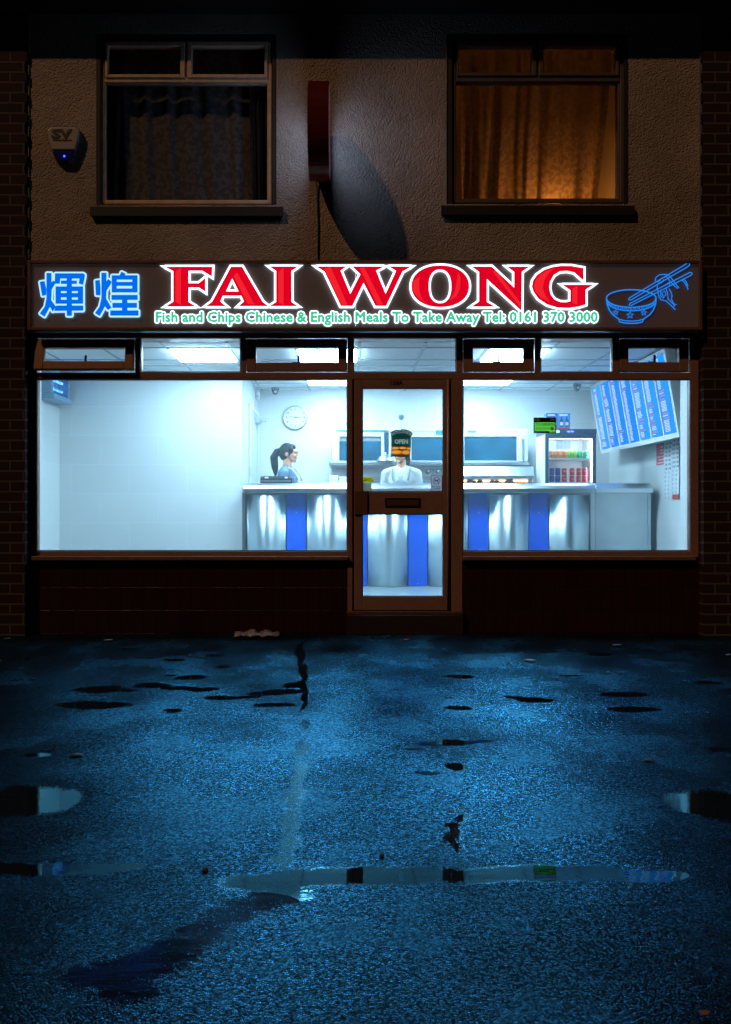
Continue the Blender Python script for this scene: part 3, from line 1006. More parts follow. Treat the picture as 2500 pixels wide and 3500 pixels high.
# kitchen door in the return wall: white lining, ajar leaf
w = MB()
zd = 2.29
w.box(RX, RX+0.025, 2.20, 2.29, FZ, zd+0.06); w.box(RX, RX+0.025, 3.02, 3.10, FZ, zd+0.06); w.box(RX, RX+0.025, 2.29, 3.02, zd, zd+0.06)
kd = w.build('kitchen_door', M['white'], bld, bevel=0.004)
w = MB(); w.box(RX+0.004, RX+0.014, 2.30, 3.01, FZ+0.01, zd-0.005); w.build('door_leaf', mat('pale_door_leaf', (0.55, 0.60, 0.62), 0.4), kd)
w = MB(); w.box(RX+0.014, RX+0.07, 2.70, 2.96, zd-0.11, zd-0.05); w.box(RX+0.07, RX+0.19, 2.72, 2.735, zd-0.09, zd-0.075); w.box(RX+0.10, RX+0.17, 2.69, 2.75, zd-0.10, zd-0.055)
w.build('door_closer', M['steel_dull'], kd, bevel=0.003)
w = MB(); w.box(RX+0.025, RX+0.032, 2.21, 2.28, 1.50, 1.62); w.build('hinge', M['steel'], kd)

# ================================================================== SHOP SIGN
SY = -0.10
sg = thing('shop_sign', 'long brown illuminated fascia sign with red FAI WONG lettering above the shop window', 'sign', (PX(1248, SY), -0.05, PZ(1126, SY)))
w = MB()
# box with a recessed face
x0, x1, z0, z1 = PX(93, SY), PX(2403, SY), PZ(1128, SY), PZ(888, SY)
w.frame(x0, x1, z0, z1, PX(105, SY)-x0, SY, -0.0125, wb=PZ(1117, SY)-z0, wt=z1-PZ(899, SY))
w.build('sign_case', M['case'], sg, bevel=0.004)
w = MB(); w.pbox(98, 2398, 1120, 1132, SY+0.02, SY+0.085)
w.build('sign_tray', mat('grey_sign_tray', (0.30, 0.33, 0.36), 0.4, 0.4), sg)
PFY = SY+0.022
w = MB()
w.box(PX(105, SY), PX(1215.4, SY), PFY, -0.03, PZ(1117, SY), PZ(899, SY))
w.box(PX(1217, SY), PX(2391, SY), PFY, -0.03, PZ(1117, SY), PZ(899, SY))
panel = w.build('sign_panel', M['panel'], sg)
w = MB(); w.box(PX(1215.2, SY), PX(1217.2, SY), PFY-0.003, PFY+0.01, PZ(1112, SY), PZ(892, SY))
w.build('panel_seam', M['cyan_e'], panel)

def r1(p): return (540+p[0]*0.43103, 880+p[1]*0.43103)
def r2(p): return (1060+p[0]*0.43103, 880+p[1]*0.43103)
def r3(p): return (1600+p[0]*0.49261, 880+p[1]*0.49261)
def W2(lst, fn): return [(PX(q[0], SY), PZ(q[1], SY)) for q in (fn(p) for p in lst)]
def ellipse(cx, cy, rx, ry, n=40, e=2.0):
    out = []
    for k in range(n):
        a = 2*math.pi*k/n; c, s = math.cos(a), math.sin(a)
        out.append((cx+rx*math.copysign(abs(c)**(2/e), c), cy+ry*math.copysign(abs(s)**(2/e), s)))
    return out
LET = []
LET.append((W2([(55,72),(432,72),(428,150),(352,104),(243,104),(243,203),(325,203),(376,160),(376,270),(325,237),(243,237),(243,352),(303,388),(60,388),(122,350),(122,107)], r1), []))
LET.append((W2([(580,72),(668,72),(832,352),(878,385),(640,385),(682,348),(662,302),(515,302),(495,348),(540,385),(380,385),(430,350)], r1), [W2([(590,165),(640,268),(540,268)], r1)]))
LET.append((W2([(885,70),(1113,70),(1060,105),(1060,352),(1110,385),(885,385),(938,352),(938,105)], r1), []))
LET.append((W2([(50,70),(290,70),(243,103),(320,288),(400,132),(335,70),(590,70),(525,103),(600,288),(683,105),(625,70),(805,70),(735,110),(605,383),(520,383),(425,200),(337,383),(245,383),(115,110)], r2), []))
LET.append((W2(ellipse(1034,227,229,165,48,2.15), r2), [W2(ellipse(1032,228,90,134,36,2.3), r2)]))
LET.append((W2([(25,62),(165,62),(322,208),(322,100),(272,62),(428,62),(375,98),(372,370),(132,148),(132,308),(188,340),(25,340),(78,305),(78,98)], r3), []))
LET.append((W2([(803,73),(803,160),(740,103),(690,92),(640,95),(598,120),(572,165),(565,210),(575,255),(600,290),(640,308),(680,310),(712,303),(712,226),(655,188),(872,188),(818,222),(818,325),(770,340),(700,350),(620,346),(550,325),(490,285),(455,235),(445,200),(452,160),(480,120),(530,85),(590,65),(650,57),(720,58)], r3), []))
OFF = 7.2/385*rr(SY)
w = MB()
for outer, holes in LET:
    put_loops(w, [offset_loop(outer, OFF)] + [offset_loop(h, -OFF) for h in holes], PFY-0.020, t=0.003)
w0 = MB()
for outer, holes in LET: put_loops(w0, [outer] + holes, PFY-0.018, t=0.002)
halo(w, w0.v, w0.f, OFF*0.97, 12)
ol = w.build('title_outline', M['white_e'], sg)
w = MB()
for outer, holes in LET:
    put_loops(w, [outer] + holes, PFY-0.0230, t=0.0025, mi=0)
w.build('title_lettering', M['red_e'], ol)
w = MB()
FAC = [([(140,107),(183,84),(183,376),(140,352)], r1), ([(600,145),(630,118),(768,374),(712,366)], r1), ([(955,112),(998,82),(998,376),(955,354)], r1),
       ([(112,86),(165,76),(298,374),(250,374)], r2), ([(395,84),(430,76),(580,374),(535,374)], r2),
       ([(872,150),(880,130),(865,190),(868,260),(890,330),(935,368),(870,330),(820,275),(808,220),(825,180)], r2), ([(1180,110),(1165,180),(1150,270),(1105,345),(1160,310),(1190,250),(1195,170)], r2),
       ([(170,92),(205,100),(365,315),(362,345)], r3), ([(600,75),(560,110),(530,160),(520,210),(540,265),(570,310),(510,280),(468,235),(458,200),(468,160),(500,120),(545,92)], r3), ([(724,218),(760,196),(760,326),(724,316)], r3)]
for pts, fn in FAC:
    put_loops(w, [W2(pts, fn)], PFY-0.0245, t=0.0012)
w.build('letter_facet', M['red_l'], ol)

# strapline
ST = "Fish and Chips Chinese & English Meals To Take Away Tel: 0161 370 3000"
w = MB(); put_ptext(w, ST, 534, 2043, 1066, 1110, PFY-0.0220, t=0.0015, space=1.03)
w0 = w; w = MB(); halo(w, w0.v, w0.f, 1.9/385, 8)
wo = MB(); halo(wo, [(p[0], p[1]+0.004, p[2]) for p in w.v], w.f, 4.2/385)
so = wo.build('strapline_outline', M['white_e'], sg)
w.build('strapline_lettering', M['green_e'], so)

# Chinese characters, stroke by stroke
def r8(p): return (100+p[0]*0.2463, 880+p[1]*0.2463)
def rc(a, b_, c, d): return [(a, b_), (c, b_), (c, d), (a, d)]
STROKES = [
 ([(145,335),(212,325),(238,440),(235,520),(178,532)], []),
 ([(238,213),(308,213),(308,345),(330,318),(364,338),(355,370),(312,440),(305,590),(370,680),(325,752),(288,682),(212,822),(145,775),(215,680),(240,560)], []),
 ([(358,218),(750,218),(772,235),(770,270),(748,378),(688,360),(698,290),(430,290),(425,362),(352,362)], []),
 (rc(440,318,660,365), []), (rc(520,265,592,808), []),
 (rc(365,400,748,640), [rc(440,465,518,492), rc(592,465,675,492), rc(440,552,518,583), rc(592,552,675,583)]),
 ([(372,665),(750,665),(750,735),(345,740)], []),
 ([(915,318),(978,310),(990,420),(988,525),(925,520)], []),
 ([(1002,210),(1072,210),(1072,330),(1095,295),(1145,335),(1130,370),(1072,460),(1068,570),(1142,695),(1090,728),(1052,675),(978,812),(912,770),(975,680),(1002,560)], []),
 ([(1145,245),(1255,245),(1278,195),(1338,222),(1328,245),(1503,245),(1503,483),(1145,483)], [rc(1215,305,1430,337), rc(1215,392,1430,428)]),
 (rc(1142,518,1505,587), []), (rc(1288,575,1362,740), []), (rc(1155,628,1495,697), []), (rc(1125,733,1517,805), [])]
w = MB()
for outer, holes in STROKES: put_loops(w, [W2(outer, r8)]+[W2(h, r8) for h in holes], PFY-0.0220, t=0.0015)
wo = MB(); halo(wo, [(p[0], p[1]+0.0035, p[2]) for p in w.v], w.f, 5.8/385)
co = wo.build('character_outline', M['cyan_e'], sg)
w.build('character_lettering', M['blue_e'], co)

# bowl, chopsticks and noodles drawn in bright line
def line(mb, pts, fn, r=2.0, closed=False):
    mb.tube([(PX(q[0], SY), PFY-0.010, PZ(q[1], SY)) for q in (fn(p) for p in pts)], r/385, 5, closed=closed)
def arc(cx, cy, rx, ry, a0, a1, n=20):
    return [(cx+rx*math.cos(R(a0+(a1-a0)*k/n)), cy+ry*math.sin(R(a0+(a1-a0)*k/n))) for k in range(n+1)]
w = MB()
line(w, arc(1138, 278, 172, 58, 180, 372, 30), r3, 1.8)
line(w, arc(1138, 282, 170, 60, 8, 176, 24), r3, 1.5)
line(w, arc(1138, 305, 166, 62, 12, 170, 24), r3, 1.3)
line(w, [(966,280),(970,320),(985,360),(1008,392),(1035,412),(1052,425)], r3, 1.8)
line(w, [(1311,280),(1308,320),(1292,360),(1268,392),(1240,412),(1222,425)], r3, 1.8)
line(w, [(1052,425),(1095,436),(1140,438),(1185,436),(1222,425)], r3, 1.4)
line(w, [(1052,425),(1056,443),(1095,452),(1140,454),(1185,452),(1218,443),(1222,425)], r3, 1.8)
# key pattern band
key = []
n = 15
for k in range(n):
    for (t_, h) in ((0.0, 0.85), (0.0, 0.15), (0.62, 0.15), (0.62, 0.65), (0.30, 0.65), (0.30, 0.42)):
        a = R(168-(k+t_)*(154/n)); key.append((1138+168*math.cos(a), 284+22*h+60*math.sin(a)))
    key.extend([key[-3], (key[-3][0]+1, key[-3][1]+6)])
line(w, key, r3, 0.75)
def flower(cx, cy, s):
    for k in range(5):
        a = R(-90+72*k); c, s_ = math.cos(a), math.sin(a)
        pts = [(cx+c*7*s-s_*0, cy+s_*7*s), (cx+c*15*s-s_*6*s, cy+s_*15*s+c*6*s), (cx+c*25*s, cy+s_*25*s), (cx+c*15*s+s_*6*s, cy+s_*15*s-c*6*s)]
        line(w, pts, r3, 0.9, closed=True)
flower(1130, 397, 1.0); flower(1226, 380, 0.85); flower(1030, 378, 0.8)
bw = w.build('bowl_emblem', M['line_e'], sg)
w = MB()
line(w, [(1118,288),(1124,278),(1528,36),(1542,36),(1544,48),(1530,60),(1130,294)], r3, 1.5, closed=True)
line(w, [(1122,326),(1128,316),(1545,100),(1560,102),(1560,114),(1545,124),(1135,330)], r3, 1.5, closed=True)
w.build('chopsticks_emblem', M['line_e'], bw)
w = MB()
for pts in ([(1304,160),(1310,135),(1335,116),(1372,112),(1400,120),(1425,150),(1445,178),(1470,208)],
            [(1310,165),(1330,165),(1350,140),(1385,128),(1410,165),(1440,195),(1462,212)],
            [(1322,235),(1330,265),(1345,290),(1380,298),(1410,325),(1445,360)],
            [(1345,225),(1342,260),(1360,280),(1380,250),(1368,228),(1350,245),(1362,268)],
            [(1376,205),(1390,240),(1395,285),(1425,315),(1452,325)], [(1400,212),(1415,238),(1422,262),(1418,285),(1440,340)],
            [(1330,180),(1350,170),(1365,150)], [(1485,150),(1505,165),(1525,195),(1534,220)], [(1500,142),(1520,165),(1532,195)], [(1322,190),(1316,215),(1330,235)], [(1385,180),(1402,170),(1405,190)]):
    line(w, pts, r3, 1.3)
w.build('noodle_emblem', M['line_e'], bw)

# ================================================================== PROJECTING SIGN
cx, cz, cy = PX(1088, -0.6), 4.30, -0.33
ps = thing('projecting_sign', 'dark red oval box sign seen edge-on between the two upstairs windows', 'sign', (cx, -0.01, cz))
def oval(ry, rz, n=48): return [(cy+ry*math.cos(2*math.pi*k/n)*1.0, cz+rz*math.copysign(abs(math.sin(2*math.pi*k/n))**0.8, math.sin(2*math.pi*k/n))) for k in range(n)]
ht = 0.086
w = MB()
outer = oval(0.30, 0.395); inner = oval(0.275, 0.37)
n = len(outer)
v = [(cx-ht, y, z) for y, z in outer] + [(cx+ht, y, z) for y, z in outer] + [(cx-ht, y, z) for y, z in inner] + [(cx+ht, y, z) for y, z in inner]
f = []
for k in range(n):
    j = (k+1) % n
    f += [(k, j, n+j, n+k), (k, 2*n+k, 2*n+j, j), (n+k, n+j, 3*n+j, 3*n+k), (2*n+k, 3*n+k, 3*n+j, 2*n+j)]
w.add(v, f, 0, False)
w.build('sign_rim', mat('dark_red_enamel', (0.10, 0.007, 0.007), 0.3, noise=0.15, nscale=10), ps)
w = MB(); w.prism_x(oval(0.274, 0.369), cx-ht+0.022, cx-ht+0.03); w.prism_x(oval(0.274, 0.369), cx+ht-0.03, cx+ht-0.022)
w.build('sign_face', emat('dim_sign_face', (0.45, 0.62, 1.0), 2.2), ps)
w = MB(); w.box(cx-0.02, cx+0.02, -0.06, 0.0, cz-0.2, cz-0.16); w.box(cx-0.02, cx+0.02, -0.06, 0.0, cz+0.16, cz+0.2); w.box(cx-0.05, cx+0.05, -0.012, -0.0005, cz-0.25, cz+0.25)
w.build('bracket', M['black'], ps)
w = MB(); w.tube([(cx, -0.05, cz-0.3), (PX(1083), -0.02, PZ(625)), (PX(1086), -0.008, PZ(680)), (PX(1089), -0.008, PZ(780)), (PX(1088), -0.008, PZ(890))], 0.006, 6)
w.build('cable', M['rubber'], ps)

# ================================================================== ALARM BOX
ax, az = PX(217), PZ(493)
al = thing('alarm_box', 'shield-shaped white burglar alarm box with blue base and lit LED', 'alarm', (ax, -0.001, az))
def px_poly(pts, y): return [(PX(a, y), PZ(b_, y)) for a, b_ in pts]
w = MB()
sh = px_poly([(160,445),(172,433),(262,433),(273,447),(268,475),(256,512),(178,512),(165,475)], -0.055)
base = px_poly([(160,443),(172,431),(262,431),(275,445),(270,477),(256,515),(246,545),(232,554),(200,554),(188,545),(176,515),(163,477)], -0.03)
w.prism_y(base, -0.032, -0.001)
w.build('back_plate', mat('grey_alarm_back', (0.12, 0.12, 0.14), 0.5), al)
w = MB(); w.prism_y(sh, -0.058, -0.0325); w.build('cover', mat('white_alarm_cover', (0.40, 0.36, 0.33), 0.4), al, bevel=0.012, seg=3)
w = MB(); w.prism_y(px_poly([(178,514),(256,514),(245,543),(232,551),(201,551),(189,543)], -0.052), -0.055, -0.0325); w.build('strobe_lens', mat('blue_lens', (0.01, 0.02, 0.22), 0.2), al, bevel=0.01, seg=2)
w = MB(); w.ell((PX(220, -0.055), -0.056, PZ(533, -0.055)), 0.0085); w.build('status_light', emat('blue_led', (0.02, 0.06, 1.0), 6.0), al)
w = MB(); put_ptext(w, "SV", 179, 243, 442, 471, -0.0612, t=0.002, offset=0.05); put_ptext(w, "Security Systems", 180, 244, 474, 482, -0.0612, t=0.002, offset=0.02)
w.build('logo', mat('navy_print', (0.012, 0.012, 0.03), 0.5), al)

# ================================================================== CURTAINS UPSTAIRS
def lace_mat(name, col, dens, trans=0.6):
    m = bpy.data.materials.new(name); m.use_nodes = True
    t = m.node_tree; t.nodes.clear(); L = t.links.new
    o = t.nodes.new("ShaderNodeOutputMaterial")
    tc = t.nodes.new("ShaderNodeTexCoord")
    vo = t.nodes.new("ShaderNodeTexVoronoi"); vo.inputs["Scale"].default_value = 26; vo.feature = 'DISTANCE_TO_EDGE'
    nz = t.nodes.new("ShaderNodeTexNoise"); nz.inputs["Scale"].default_value = 24; nz.inputs["Detail"].default_value = 4
    nd = t.nodes.new("ShaderNodeMix"); nd.data_type = 'RGBA'; nd.inputs[0].default_value = 0.06
    L(tc.outputs["Object"], nz.inputs["Vector"]); L(tc.outputs["Object"], nd.inputs[6]); L(nz.outputs["Color"], nd.inputs[7]); L(nd.outputs[2], vo.inputs["Vector"])
    gt = t.nodes.new("ShaderNodeMapRange"); gt.inputs[1].default_value = 0.46; gt.inputs[2].default_value = 0.54; gt.inputs[3].default_value = dens; gt.inputs[4].default_value = min(1, dens+0.5)
    L(nz.outputs["Fac"], gt.inputs[0])
    df = t.nodes.new("ShaderNodeBsdfDiffuse"); df.inputs[0].default_value = (*col, 1)
    tl = t.nodes.new("ShaderNodeBsdfTranslucent"); tl.inputs[0].default_value = (*col, 1)
    m1 = t.nodes.new("ShaderNodeMixShader"); m1.inputs[0].default_value = trans
    L(df.outputs[0], m1.inputs[1]); L(tl.outputs[0], m1.inputs[2])
    tr = t.nodes.new("ShaderNodeBsdfTransparent")
    m2 = t.nodes.new("ShaderNodeMixShader")
    L(gt.outputs[0], m2.inputs[0]); L(tr.outputs[0], m2.inputs[1]); L(m1.outputs[0], m2.inputs[2]); L(m2.outputs[0], o.inputs[0])
    return m
def drape(px0a, px1a, px0b, px1b, py0, py1, y, amp, waves, seed, nz=30, nx=140):
    """curtain cloth: top edge px0a..px1a, bottom edge px0b..px1b"""
    rnd = random.Random(seed)
    ph = [rnd.uniform(0, 6.28) for _ in range(4)]; fr = [waves*(0.7+0.6*rnd.random()) for _ in range(4)]
    mb = MB(); v = []; f = []
    for j in range(nz+1):
        t = j/nz
        for i in range(nx+1):
            s = i/nx
            a = px0a+(px1a-px0a)*s; b_ = px0b+(px1b-px0b)*s
            px = a+(b_-a)*t**1.3
            s2 = s + 0.015*math.sin(3*t+6*s+ph[3])
            dy = amp*(0.35+0.65*t)*(math.sin(fr[0]*6.28*s2+ph[0]) + 0.6*math.sin(fr[1]*9.1*s2+ph[1]+t) + 0.35*math.sin(fr[2]*17*s2+ph[2]-t*2))
            v.append((PX(px, y), y+dy, PZ(py0+(py1-py0)*t, y)))
    for j in range(nz):
        for i in range(nx):
            k = j*(nx+1)+i
            f.append((k, k+nx+1, k+nx+2, k+1))
    return mb.add(v, f, 0, True)
nl = lace_mat('old_net_lace', (0.40, 0.36, 0.31), 0.66, 0.3)
o = drape(385, 880, 410, 880, 130, 700, 0.17, 0.02, 6, 3).build('net_curtain', nl, origin=(PX(620, .16), .16, PZ(700, .16)))
tag(o, 'grubby unlit net curtain hanging in the dark upstairs window', 'curtain')
dk = mat('dark_curtain_cloth', (0.05, 0.04, 0.035), 0.9, noise=0.3, nscale=30)
o = drape(335, 420, 335, 400, 130, 700, 0.115, 0.02, 3, 5).build('curtain', dk, origin=(PX(400, .42), .42, PZ(700, .42)))
tag(o, 'dark drape beside the unlit net curtain, nearest the alarm box', 'curtain', 'drapes of the dark upstairs window')
o = drape(850, 925, 865, 925, 130, 700, 0.115, 0.02, 3, 6).build('curtain', dk, origin=(PX(820, .42), .42, PZ(700, .42)))
tag(o, 'dark drape beside the unlit net curtain, nearest the red box sign', 'curtain', 'drapes of the dark upstairs window')
ll = lace_mat('warm_net_lace', (0.40, 0.29, 0.19), 0.66, 0.65)
o = drape(1572, 2092, 1580, 2040, 168, 690, 0.21, 0.026, 6, 11).build('net_curtain', ll, origin=(PX(1830, .33), .33, PZ(690, .33)))
tag(o, 'lace net curtain glowing amber in the lit upstairs window', 'curtain')
# little table lamp behind the lace
lx, lz = PX(1885, 0.46), 3.79
tl = thing('table_lamp', 'small amber lamp shining behind the lace curtain upstairs', 'lamp', (lx, 0.46, lz-0.25))
w = MB(); w.lathe((lx, 0.46, lz-0.25), [(0.07, 0), (0.07, 0.015), (0.015, 0.03), (0.012, 0.2)], n=16); w.build('lamp_base', M['black'], tl)
w = MB(); w.ell((lx, 0.46, lz+0.0), 0.06); w.build('lamp_globe', emat('amber_globe', (1.0, 0.36, 0.06), 85.0), tl)
w = MB(); w.box(lx-0.4, lx+0.4, 0.34, 0.74, lz-0.29, lz-0.2505)
for sx in (-0.36, 0.36):
    for sy in (0.38, 0.70): w.box(lx+sx-0.02, lx+sx+0.02, sy-0.02, sy+0.02, 3.02, lz-0.29)
o = w.build('side_table', mat('dark_wood', (0.06, 0.03, 0.02), 0.5), origin=(lx, 0.46, 3.02))
tag(o, 'dark side table holding the amber lamp behind the lace', 'table')

# ================================================================== CEILING LIGHTS
def clight(cx, cy, label):
    t = thing('ceiling_light', label, 'light', (cx, cy, CZ), 'square ceiling light panels')
    w = MB()
    w.box(cx-0.295, cx-0.28, cy-0.29, cy+0.29, CZ-0.014, CZ-0.0005); w.box(cx+0.28, cx+0.295, cy-0.29, cy+0.29, CZ-0.014, CZ-0.0005)
    w.box(cx-0.28, cx+0.28, cy-0.29, cy-0.275, CZ-0.014, CZ-0.0005); w.box(cx-0.28, cx+0.28, cy+0.275, cy+0.29, CZ-0.014, CZ-0.0005)
    w.build('light_frame', M['white'], t)
    w = MB(); w.box(cx-0.2795, cx+0.2795, cy-0.2745, cy+0.2745, CZ-0.032, CZ-0.001)
    w.build('diffuser', M['panel_light'], t)
    return t
clight(-1.445, 0.76, 'square ceiling light over the empty tiled waiting area, front row')
clight(-0.225, 0.76, 'square ceiling light in front of the door head, front row')
clight(1.605, 0.76, 'square ceiling light seen through the vent nearest the menu board, front row')
clight(-0.225, 2.25, 'square ceiling light above the clock, behind the serving counter')
clight(1.605, 2.25, 'square ceiling light behind the counter, above the frying range')

# ================================================================== SERVING COUNTER
cf = 1.56
ct = thing('serving_counter', 'long stainless counter with rounded steel columns and royal blue panels', 'counter', (1.0, 1.7, FZ))
ztop = 1.387
w = MB()
x0, x1 = PX(832, 1.46), PX(2232, 1.46)
prof = [(1.445, 1.286), (1.445, 1.330), (1.462, 1.362), (1.505, ztop), (2.05, ztop), (2.05, 1.35), (1.60, 1.35), (1.60, 1.286)]
w.prism_x(prof, x0, PX(2033, 1.46)); w.prism_x(prof, PX(2036, 1.46), x1)
w.build('countertop', M['steel'], ct, bevel=0.004, seg=2)
w = MB(); w.box(PX(838, cf), PX(2018, cf), cf+0.03, 2.0, FZ+0.002, 1.2858); w.build('counter_body', M['steel_dull'], ct)
w = MB(); w.box(PX(829, cf), PX(838, cf), cf-0.01, cf+0.4, FZ+0.002, 1.285); w.build('end_trim', mat('dark_trim', (0.08, 0.09, 0.10), 0.5, noise=0.5, nscale=60), ct)
blues = [(981, 1046), (1190, 1254), (1397, 1461), (1604, 1669), (1810, 1875)]
for a, b_ in blues:
    w = MB(); w.box(PX(a, cf), PX(b_, cf), cf, cf+0.028, FZ+0.004, 1.285)
    p = w.build('blue_panel', M['blue'], ct)
    w = MB(); cx = PX((a+b_)/2, cf)
    for z in (PZ(1752, cf), PZ(1996, cf)):
        w = MB(); w.lathe((cx, cf-0.004, z), [(0.002, 0), (0.007, 0.0035)], axis='y', n=10); w.build('rivet', M['steel'], p)
cols = [(842, 980), (1047, 1189), (1255, 1396), (1462, 1603), (1670, 1809), (1876, 2017)]
for a, b_ in cols:
    xa, xb = PX(a, cf), PX(b_, cf); cx = (xa+xb)/2; hw = (xb-xa)/2
    pr = []
    n = 28
    for k in range(n+1):
        u = -1+2*k/n
        pr.append((cx+hw*u, cf+0.005-0.105*math.cos(u*math.pi/2)**1.0))
    pr += [(xb, cf+0.028), (xa, cf+0.028)]
    w = MB(); w.prism_z(pr, FZ+0.004, 1.262, smooth=False)
    o = w.build('steel_column', M['column'], ct)
    for p in o.data.polygons:
        if len(p.vertices) == 4 and p.normal.y < -0.02 and abs(p.normal.z) < 0.1: p.use_smooth = True
w = MB()
for a, b_ in cols: w.box(PX(a, cf)+0.002, PX(b_, cf)-0.002, cf+0.012, cf+0.0275, 1.263, 1.285)
w.build('column_capping', M['steel_dull'], ct)
w = MB(); w.box(PX(2018, cf), PX(2034, cf), cf-0.012, cf+0.03, FZ+0.004, 1.285)
w.build('steel_post', M['steel'], ct, bevel=0.003)
w = MB(); w.box(PX(2036, cf), PX(2214, cf), cf, cf+0.03, FZ+0.004, 1.285); w.box(PX(2214, cf), PX(2226, cf), cf-0.006, cf+0.4, FZ+0.004, 1.285)
w.build('flap_panel', M['steel_dull'], ct, bevel=0.003)

# cash till on the counter
kx = PX(944, 1.62)
kt = thing('cash_till', 'low black cash till lying on the steel counter beside the ponytailed woman', 'till', (kx, 1.7, ztop))
w = MB(); kx0, kx1 = PX(890, 1.60), PX(999, 1.60)
w.prism_x([(1.60, ztop+0.001), (1.60, ztop+0.06), (1.64, ztop+0.082), (1.86, ztop+0.082), (1.86, ztop+0.001)], kx0, kx1)
w.build('till_body', M['black'], kt, bevel=0.006, seg=2)
w = MB()
for k in range(6): w.box(kx0+0.03+0.05*k, kx0+0.065+0.05*k, 1.68, 1.82, ztop+0.0822, ztop+0.089)
w.build('keypad', mat('grey_key', (0.08, 0.09, 0.10), 0.4), kt)
w = MB(); w.box(kx0+0.05, kx0+0.09, 1.597, 1.5998, ztop+0.058, ztop+0.075); w.box(kx1-0.08, kx1-0.05, 1.597, 1.5998, ztop+0.058, ztop+0.075); w.box(kx0+0.01, kx1-0.01, 1.5985, 1.5998, ztop+0.028, ztop+0.031)
w.build('till_label', M['white'], kt)

# ================================================================== WALL CLOCK
cyk = BKY-0.04
cx, cz, cr = PX(1010, cyk), PZ(1426, cyk), 0.158
ck = thing('wall_clock', 'round steel-rimmed wall clock reading quarter past nine', 'clock', (cx, BKY-0.001, cz))
w = MB(); w.lathe((cx, BKY-0.001, cz), [(cr-0.005, 0.0), (cr, -0.02), (cr-0.002, -0.036), (cr-0.012, -0.042), (cr-0.018, -0.036), (cr-0.020, -0.022)], axis='y', n=48)
w.build('clock_case', M['steel'], ck)
w = MB(); w.lathe((cx, BKY-0.022, cz), [(cr-0.019, -0.004), (cr-0.019, -0.0005)], axis='y', n=40, smooth=False); fc = w.build('clock_face', mat('clock_dial', (0.78, 0.80, 0.80), 0.4), ck)
w = MB()
for k in range(1, 13):
    a = R(90-30*k); r = cr-0.045
    ux, uz = cx+r*math.cos(a), cz+r*math.sin(a)
    wd = 0.012 if k < 10 else 0.017
    put_text(w, str(k), ux-wd*0.8, ux+wd*0.8, uz-0.013, uz+0.013, BKY-0.028, t=0.0012, offset=0.02, keep=True)
for k in range(60):
    a = R(6*k); r0 = cr-0.026
    w.tube([(cx+r0*math.cos(a), BKY-0.0265, cz+r0*math.sin(a)), (cx+(r0+0.004)*math.cos(a), BKY-0.0265, cz+(r0+0.004)*math.sin(a))], 0.0007, 4)
w.build('numerals', M['ink'], fc)
def hand(name, ang, ln, wd, y):
    a = R(90-ang); c, s = math.cos(a), math.sin(a)
    w = MB()
    pts = [(cx-c*0.018-s*wd, cz-s*0.018+c*wd), (cx-c*0.018+s*wd, cz-s*0.018-c*wd), (cx+c*ln+s*wd*0.4, cz+s*ln-c*wd*0.4), (cx+c*ln-s*wd*0.4, cz+s*ln+c*wd*0.4)]
    w.prism_y(pts, y-0.0015, y); w.lathe((cx, y, cz), [(0.007, -0.0018), (0.007, 0.0)], axis='y', n=12)
    w.build(name, M['ink'], ck)
hand('hour_hand', 277.5, 0.085, 0.0055, BKY-0.030); hand('minute_hand', 90, 0.122, 0.004, BKY-0.033)
# ================================================================== CAMERAS, SENSOR
def dome(x, y, label):
    t = thing('dome_camera', label, 'security camera', (x, y, CZ), 'ceiling dome cameras')
    w = MB(); w.lathe((x, y, CZ), [(0.05, -0.001), (0.052, -0.02), (0.046, -0.026)], n=24); w.build('camera_base', mat('dark_grey_shell', (0.05, 0.07, 0.085), 0.35), t)
    w = MB(); w.lathe((x, y, CZ), [(0.044, -0.0262), (0.042, -0.05), (0.032, -0.074), (0.016, -0.088), (0.002, -0.092)], n=24); w.build('camera_dome', mat('smoked_dome', (0.02, 0.035, 0.045), 0.08), t)
    w = MB(); w.lathe((x+0.004, y-0.041, CZ-0.055), [(0.016, 0.006), (0.016, -0.004), (0.009, -0.008)], axis='y', n=16); w.build('camera_lens', M['steel_dull'], t)
dome(PX(941, 2.93), 2.93, 'dark dome camera on the ceiling left of the wall clock')
dome(PX(1973, 2.62), 2.62, 'dark dome camera on the ceiling beside the menu board')
sx, sz = RX+0.04, PZ(1350, 2.9)
t = thing('motion_sensor', 'white motion sensor high in the corner beside the dome camera', 'sensor', (RX+0.001, 2.95, sz))
w = MB(); w.box(RX+0.001, RX+0.05, 2.90, 2.98, sz-0.06, sz+0.06); w.build('sensor_case', M['offwhite'], t, bevel=0.02, seg=3)
w = MB(); w.box(RX+0.012, RX+0.044, 2.893, 2.8995, sz-0.03, sz+0.0); w.build('sensor_lens', mat('milky_lens', (0.5, 0.55, 0.58), 0.2), t)

